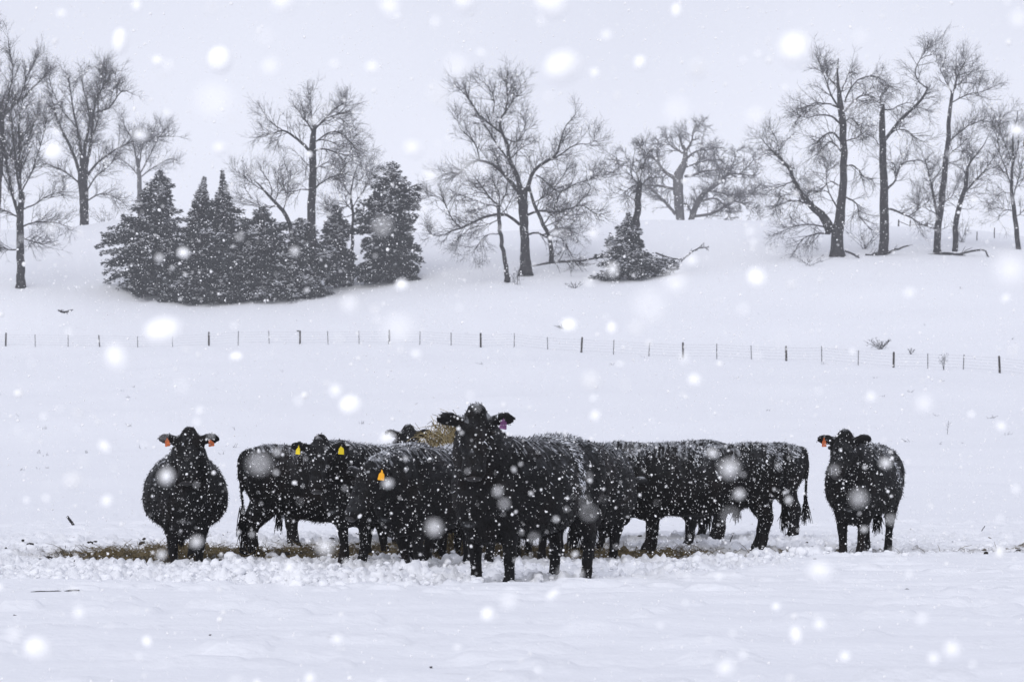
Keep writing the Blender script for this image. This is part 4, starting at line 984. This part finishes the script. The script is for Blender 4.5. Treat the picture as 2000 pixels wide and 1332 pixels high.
# poll position is given in cow space: x forward, y to the cow's left, z up
cow('foremost cow staring at camera, purple tag in one ear, snowy flank', 0.10, 23.3, -121, (1.02, 0.17, 1.48, -95, 62), 1, 1.06, tags=((-1, 'purple'),), fat=1.02, snow=1.1, stance=[(.02, .04), (.02, -.02), (-.02, .0), (.05, .0)])
cow('lone cow at far left facing camera with two orange ear tags', -3.74, 29.3, -81, (0.98, 0.02, 1.50, -90, 58), 2, 1.04, tags=((1, 'orange'), (-1, 'orange')), fat=1.05, drop=-.075, snow=.7, stance=[(0, .0), (0, .0), (0, -.05), (0, .03)])
cow('lone cow at far right facing camera with one orange ear tag', 4.22, 30.7, -108, (0.98, -0.02, 1.39, -114, 48), 3, 1.02, tags=((1, 'orange'),), fat=1.0, drop=-.075, snow=.9)
cow('cow seen from the side with tail hanging at left end of the herd', -2.22, 31.2, 12, (1.35, 0.0, 0.95, 25, 50), 4, 1.06, fat=.96, snow=.95)
cow('cow with two yellow ear tags facing camera', -1.47, 28.3, -122, (1.06, 0.0, 1.31, -97, 60), 5, 1.0, tags=((1, 'yellow'), (-1, 'yellow')), fat=1.0, snow=1.6)
cow('cow with a single amber ear tag lowering its head behind the foremost cow', -0.82, 27.0, -122, (1.18, 0.10, 1.08, -135, 55), 6, 1.03, tags=((-1, 'amber'),), fat=1.0, snow=1.2)
cow('cow whose hump shows above the side-on cow at left', -2.12, 35.4, 8, (1.28, 0.0, 1.15, 10, 40), 7, 1.06, snow=1.0)
cow('cow behind the herd showing only its head left of the hay bale', -1.75, 37.3, -75, (1.02, 0.0, 1.52, -85, 55), 8, 1.05, snow=.6)
cow('snow-shouldered cow feeding with its rump to camera before the hay bale', -0.85, 31.1, 82, (1.30, 0.0, 0.95, 80, 55), 9, 1.0, snow=1.35)
cow('cow turned away directly right of the foremost cow rump', 0.90, 28.6, 76, (1.30, 0.0, 0.95, 80, 55), 10, 1.08, snow=1.1)
cow('cow glimpsed only between the legs of the foremost cow', 0.12, 31.0, 97, (1.30, 0.0, 0.95, 95, 55), 15, 0.98, snow=1.0)
cow('far cow standing side-on whose back shows over the herd right of centre', 2.05, 36.6, 178, (1.30, 0.0, 1.0, 178, 50), 11, 1.08, snow=.8)
cow('cow with lowered head behind the long side-on cow, between it and the turned away cow', 1.72, 34.2, -152, (1.32, 0.05, 0.86, -160, 60), 12, 0.97, snow=1.2)
cow('long side-on cow facing left, nearest of the right half of the herd', 2.37, 32.2, 178, (1.32, 0.0, 0.95, 176, 50), 13, 1.04, snow=1.2)
cow('rearmost cow at right of the herd showing rump and hanging tail', 3.21, 37.6, 176, (1.32, 0.0, 1.0, 176, 50), 14, 1.08, snow=.8)

# ------------------------------------------------------------------ trampled snow clods, hay litter, dung
def lump_shape(seed, fine=True):
    bm_v = []
    t = (1 + 5 ** .5) / 2
    v = np.array([(-1,t,0),(1,t,0),(-1,-t,0),(1,-t,0),(0,-1,t),(0,1,t),(0,-1,-t),(0,1,-t),(t,0,-1),(t,0,1),(-t,0,-1),(-t,0,1)], float); v /= np.linalg.norm(v[0])
    f = [(0,11,5),(0,5,1),(0,1,7),(0,7,10),(0,10,11),(1,5,9),(5,11,4),(11,10,2),(10,7,6),(7,1,8),(3,9,4),(3,4,2),(3,2,6),(3,6,8),(3,8,9),(4,9,5),(2,4,11),(6,2,10),(8,6,7),(9,8,1)]
    V = list(v); cache = {}; F = []
    def mid(a, b):
        k = (min(a, b), max(a, b))
        if k not in cache: m = V[a] + V[b]; V.append(m / np.linalg.norm(m)); cache[k] = len(V) - 1
        return cache[k]
    for a, b, c in (f if fine else ()):
        x, y, z = mid(a, b), mid(b, c), mid(c, a); F += [(a, x, z), (b, y, x), (c, z, y), (x, y, z)]
    if not fine: F = f
    V = np.array(V); V *= (1 + 0.6 * fbm(V[:, 0] * 1.4 + seed, V[:, 1] * 1.4, V[:, 2] * 1.4, oct=3, seed=seed))[:, None]
    return V, np.array(F)

def clods():
    g = np.random.default_rng(55); N0 = 26000
    x = g.uniform(-6.5, 6.5, N0); y = g.uniform(21, 37, N0)
    X = 1000 + FPX * x / y; p = np.array(_fdt); f = np.interp(X, p[:, 0], p[:, 1])
    T = trampled(x, y); w_ = T * (np.exp(-np.maximum(y - f - 1.0, 0) / 4.5)) * (1 - 0.55 * sstep(0.4, 0.9, dirty(x, y)))
    w_ *= 0.35 + 0.65 * sstep(-0.1, 0.3, fbm(x * 1.1, y * 1.1, oct=2, seed=61))
    k = np.where(g.uniform(size=N0) < w_ * 0.8)[0][:7000]
    x, y = x[k], y[k]; n = len(k); z = ground_z(x, y)
    s = np.clip(g.lognormal(-4.0, 0.6, n), .008, .06)
    Vs, Fs, off = [], [], 0
    for j in range(10):
        big = j < 5; V0, F0 = lump_shape(j * 7 + 2, big); sel = np.where((np.arange(n) % 5 == j % 5) & ((s > .030) == big))[0]; m = len(sel)
        th = g.uniform(0, 2 * math.pi, m); c, sn = np.cos(th), np.sin(th)
        R = V0[None] * s[sel][:, None, None] * np.stack([g.uniform(.9, 1.4, m), g.uniform(.8, 1.2, m), g.uniform(.6, 1.0, m)], -1)[:, None, :]
        Vx = R[..., 0] * c[:, None] - R[..., 1] * sn[:, None] + x[sel][:, None]; Vy = R[..., 0] * sn[:, None] + R[..., 1] * c[:, None] + y[sel][:, None]
        Vz = R[..., 2] + z[sel][:, None] + s[sel][:, None] * 0.25
        Vs.append(np.stack([Vx, Vy, Vz], -1).reshape(-1, 3)); Fs.append((F0[None] + (off + np.arange(m) * len(V0))[:, None, None]).reshape(-1, 3)); off += m * len(V0)
    o = mesh_np('snow_clods', np.concatenate(Vs), np.concatenate(Fs), M['ground'], smooth=False)
    at = o.data.attributes.new('dirt', 'FLOAT', 'POINT'); V = np.concatenate(Vs)
    at.data.foreach_set('value', (dirty(V[:, 0], V[:, 1]) * 0.8).astype(np.float32))
    tag(o, 'trampled broken snow clods in front of the herd', 'snow', kind='stuff')
clods()

def litter():
    g = np.random.default_rng(66); N0 = 60000
    x = g.uniform(-6.5, 6, N0); y = g.uniform(26, 39, N0)
    D = dirty(x, y); k = np.where(g.uniform(size=N0) < np.clip(D - 0.52, 0, 1) * 1.4)[0][:11000]
    x, y = x[k], y[k]; n = len(k); z = ground_z(x, y)
    th = g.uniform(0, 2 * math.pi, n); L = g.uniform(.06, .26, n); el = np.abs(g.normal(size=n)) * .35
    d = np.stack([np.cos(th) * np.cos(el), np.sin(th) * np.cos(el), np.sin(el)], -1)
    b = np.stack([x, y, z + .005], -1)
    P = np.stack([b, b + d * (L * .5)[:, None] + UP * .012, b + d * L[:, None] - UP * .01], 1)
    tb = Tubes(); tb.add(P, np.tile([.004, .0035, .002], (n, 1)), 3)
    o = tb.build('hay_litter', M['straw'], None, False); tag(o, 'trodden hay strewn on the ground under the herd', 'hay', kind='stuff')
litter()

def stubble():
    g = np.random.default_rng(44); n = 70
    y = 75 * (250 / 75) ** g.uniform(0, 1, n); x = g.uniform(-.24, .24, n) * y; z = ground_z(x, y); P, R = [], []
    for i in range(n):
        for k in range(int(g.integers(2, 6))):
            b = np.array([x[i] + g.normal() * .08, y[i] + g.normal() * .08, z[i] - .02]); h = g.uniform(.05, .2)
            e = b + [g.normal() * .12, g.normal() * .1, h]; P.append([b, (b + e) / 2 + g.normal(size=3) * .02, e]); R.append([.010, .008, .005])
    tb = Tubes(); tb.add(np.array(P), np.array(R), 3); o = tb.build('grass_stubble', M['twig'], None, False)
    tag(o, 'sparse dry grass stubble poking through the slope snow', 'grass', kind='stuff')
stubble()

def crumbs():
    g = np.random.default_rng(48); N0 = 6000
    x = g.uniform(-6.5, 6.5, N0); y = g.uniform(23, 40, N0)
    k = np.where(g.uniform(size=N0) < dirty(x, y) ** 0.7 * 0.30 + 0.006 * trampled(x, y))[0][:900]
    x, y = x[k], y[k]; n = len(k); z = ground_z(x, y); sz = np.clip(g.lognormal(-4.0, .5, n), .006, .05); Vs, Fs, off = [], [], 0
    for j in range(4):
        V0, F0 = lump_shape(j + 40, False); F0 = np.array(F0); sel = np.where(np.arange(n) % 4 == j)[0]; m = len(sel)
        V = V0[None] * (sz[sel][:, None] * np.stack([g.uniform(.8, 1.9, m), g.uniform(.7, 1.2, m), g.uniform(.4, .9, m)], -1))[:, None, :]
        V = V + np.stack([x[sel], y[sel], z[sel] + sz[sel] * .3], -1)[:, None, :]
        Vs.append(V.reshape(-1, 3)); Fs.append((F0[None] + (off + np.arange(m) * len(V0))[:, None, None]).reshape(-1, 3)); off += m * len(V0)
    o = mesh_np('dung_crumbs', np.concatenate(Vs), np.concatenate(Fs), M['dung']); tag(o, 'dark crumbs of dung and mud in the trampled snow', 'dung', kind='stuff')
crumbs()

def droppings():
    spots = [(465, 1109, .028, 'dark clod of dung on the snow below the side-on cow at left'), (8, 1089, .035, 'dark clod of dung on the snow at the left picture edge'), (60, 1122, .015, 'tiny dark speck of dung low at left on the clean snow'),
             (1771, 1155, .014, 'small dark dropping on foreground snow at right'), (842, 1307, .006, 'tiny dark speck on the foreground snow at bottom centre'), (410, 1243, .006, 'tiny dark speck on the foreground snow at lower left'), (1930, 1053, .05, 'brown tuft of hay right of the rightmost cow')]
    for i, (X, Y, s, lab) in enumerate(spots):
        d = FPX * CAMH / (Y - HOR); x = (X - 1000) / FPX * d; z = gz(x, d)
        V0, F0 = lump_shape(90 + i); V = V0 * np.array([s * 1.4, s, s * .7])
        hayt = 'hay' in lab
        o = mesh_np('hay_tuft' if hayt else 'dung_clod', V, F0, M['straw'] if hayt else M['dung'], smooth=True); o.location = (x, d, z + s * .25)
        tag(o, lab, 'hay' if hayt else 'dung')
droppings()

# ------------------------------------------------------------------ falling snow: real flakes in the air, thrown out of focus by the lens
def flakes():
    g = np.random.default_rng(105)
    N = 230000
    P = np.stack([g.uniform(-7.5, 7.5, N), g.uniform(1.3, 33, N), g.uniform(0.05, 8.2, N)], -1)
    P = P[P[:, 2] > base_height(P[:, 0], P[:, 1]) + .03]
    s = np.clip(g.lognormal(math.log(.0021), .5, len(P)), .0013, .011)
    near = [(1100,133,92,1),(1553,98,90,1),(235,82,46,1),(430,118,48,1),(320,645,66,.9),(685,792,52,1),(420,197,85,.3),(1478,543,52,.9),(75,1268,62,.9),(28,1240,45,.5),(528,132,48,.5),(765,18,50,.6),(910,5,55,.9),
            (1322,22,30,.8),(1250,125,34,.8),(205,873,34,.7),(430,292,36,.7),(808,293,48,.7),(1112,636,36,.9),(1195,641,28,.7),(683,595,45,.4),(220,690,45,.6),(785,557,30,.8),(462,697,30,.9),(105,298,50,.9),(120,28,30,.6),
            (1075,3,70,.9),(555,3,60,.7),(1322,222,70,.4),(1270,600,80,.3),(780,645,75,.4),(1357,743,34,.7),(1555,1240,36,.8),(1860,1268,50,.7),(953,1200,32,.7),(155,1197,34,.5),(288,1252,28,.7),(570,1130,70,.4),
            (1975,530,85,.5),(1990,40,50,.5),(1320,552,60,.4),(848,1030,42,.4),(325,930,40,.6),(1425,915,50,.5),(1680,75,40,.3),(940,105,28,.5),(728,133,34,.6),(330,130,34,.4),(850,45,30,.4),(1185,70,28,.4)]
    Q, r = [], []
    for X, Y, D, o in near:
        D = D * 1.12; f = {1: .76, .9: .70, .8: .64, .7: .58, .6: .52, .5: .47, .4: .42, .3: .37}[o]
        B = D * (1 - f); dist = 1 / (B / (FPX * .0115) + 1 / 25.0)
        Q.append(W(X, Y, dist)); r.append(f * D * dist / FPX / 2 * 1.15)
    def cloud(name, P, s, m, lab):
        me = bpy.data.meshes.new(name); me.vertices.add(len(P)); me.vertices.foreach_set('co', P.astype(np.float32).ravel())
        at = me.attributes.new('size', 'FLOAT_VECTOR', 'POINT')
        sz = s[:, None] * g.uniform(.7, 1.3, (len(s), 3)); at.data.foreach_set('vector', sz.astype(np.float32).ravel())
        o = bpy.data.objects.new(name, me); col.objects.link(o); me.materials.append(m)
        ng = bpy.data.node_groups.new(name, 'GeometryNodeTree')
        ng.interface.new_socket('Geometry', in_out='INPUT', socket_type='NodeSocketGeometry'); ng.interface.new_socket('Geometry', in_out='OUTPUT', socket_type='NodeSocketGeometry')
        gi, go = ng.nodes.new('NodeGroupInput'), ng.nodes.new('NodeGroupOutput')
        ico = ng.nodes.new('GeometryNodeMeshIcoSphere'); ico.inputs['Subdivisions'].default_value = 2; ico.inputs['Radius'].default_value = 1
        sm = ng.nodes.new('GeometryNodeSetMaterial'); sm.inputs['Material'].default_value = m
        ip = ng.nodes.new('GeometryNodeInstanceOnPoints'); na = ng.nodes.new('GeometryNodeInputNamedAttribute'); na.data_type = 'FLOAT_VECTOR'; na.inputs['Name'].default_value = 'size'
        ng.links.new(gi.outputs[0], ip.inputs['Points']); ng.links.new(ico.outputs[0], sm.inputs['Geometry']); ng.links.new(sm.outputs[0], ip.inputs['Instance'])
        rv = ng.nodes.new('FunctionNodeRandomValue'); rv.data_type = 'FLOAT_VECTOR'; rv.inputs[1].default_value = (6.28, 6.28, 6.28); ng.links.new(rv.outputs[0], ip.inputs['Rotation'])
        ng.links.new(na.outputs[0], ip.inputs['Scale']); ng.links.new(ip.outputs[0], go.inputs[0])
        md = o.modifiers.new('snowfall', 'NODES'); md.node_group = ng
        tag(o, lab, 'snow', kind='stuff')
    n2 = 800; g = np.random.default_rng(321)
    P2 = np.stack([g.uniform(-1.1, 1.1, n2), g.uniform(1.25, 3.8, n2), g.uniform(.3, 2.2, n2)], -1); r2 = np.clip(g.lognormal(math.log(.0036), .4, n2), .002, .008)
    cloud('falling_snow', P, s, M['flake'], 'small snowflakes falling through the air')
    cloud('large_flakes', np.vstack([np.array(Q), P2]), np.concatenate([np.array(r), r2]), M['bigflake'], 'large wet snowflakes drifting close by')
flakes()

# ------------------------------------------------------------------ haze: snowy air round the whole place
def haze():
    x0, x1, y0, y1, z0, z1 = -1600, 1600, -100, 930, -2.5, 56
    V = np.array([(x, y, z) for x in (x0, x1) for y in (y0, y1) for z in (z0, z1)], float)
    F = np.array([(0, 1, 3, 2), (4, 6, 7, 5), (0, 4, 5, 1), (2, 3, 7, 6), (0, 2, 6, 4), (1, 5, 7, 3)])
    m = bpy.data.materials.new('haze'); m.use_nodes = True; t = m.node_tree; t.nodes.clear()
    out = t.nodes.new('ShaderNodeOutputMaterial'); v = t.nodes.new('ShaderNodeVolumePrincipled')
    v.inputs['Color'].default_value = (0.95, 0.96, 1.0, 1); v.inputs['Density'].default_value = 0.0004; v.inputs['Anisotropy'].default_value = 0.0
    t.links.new(v.outputs[0], out.inputs['Volume'])
    o = mesh_np('haze', V, F, m); tag(o, 'pale snowy haze filling the air', 'haze', kind='stuff')
haze()
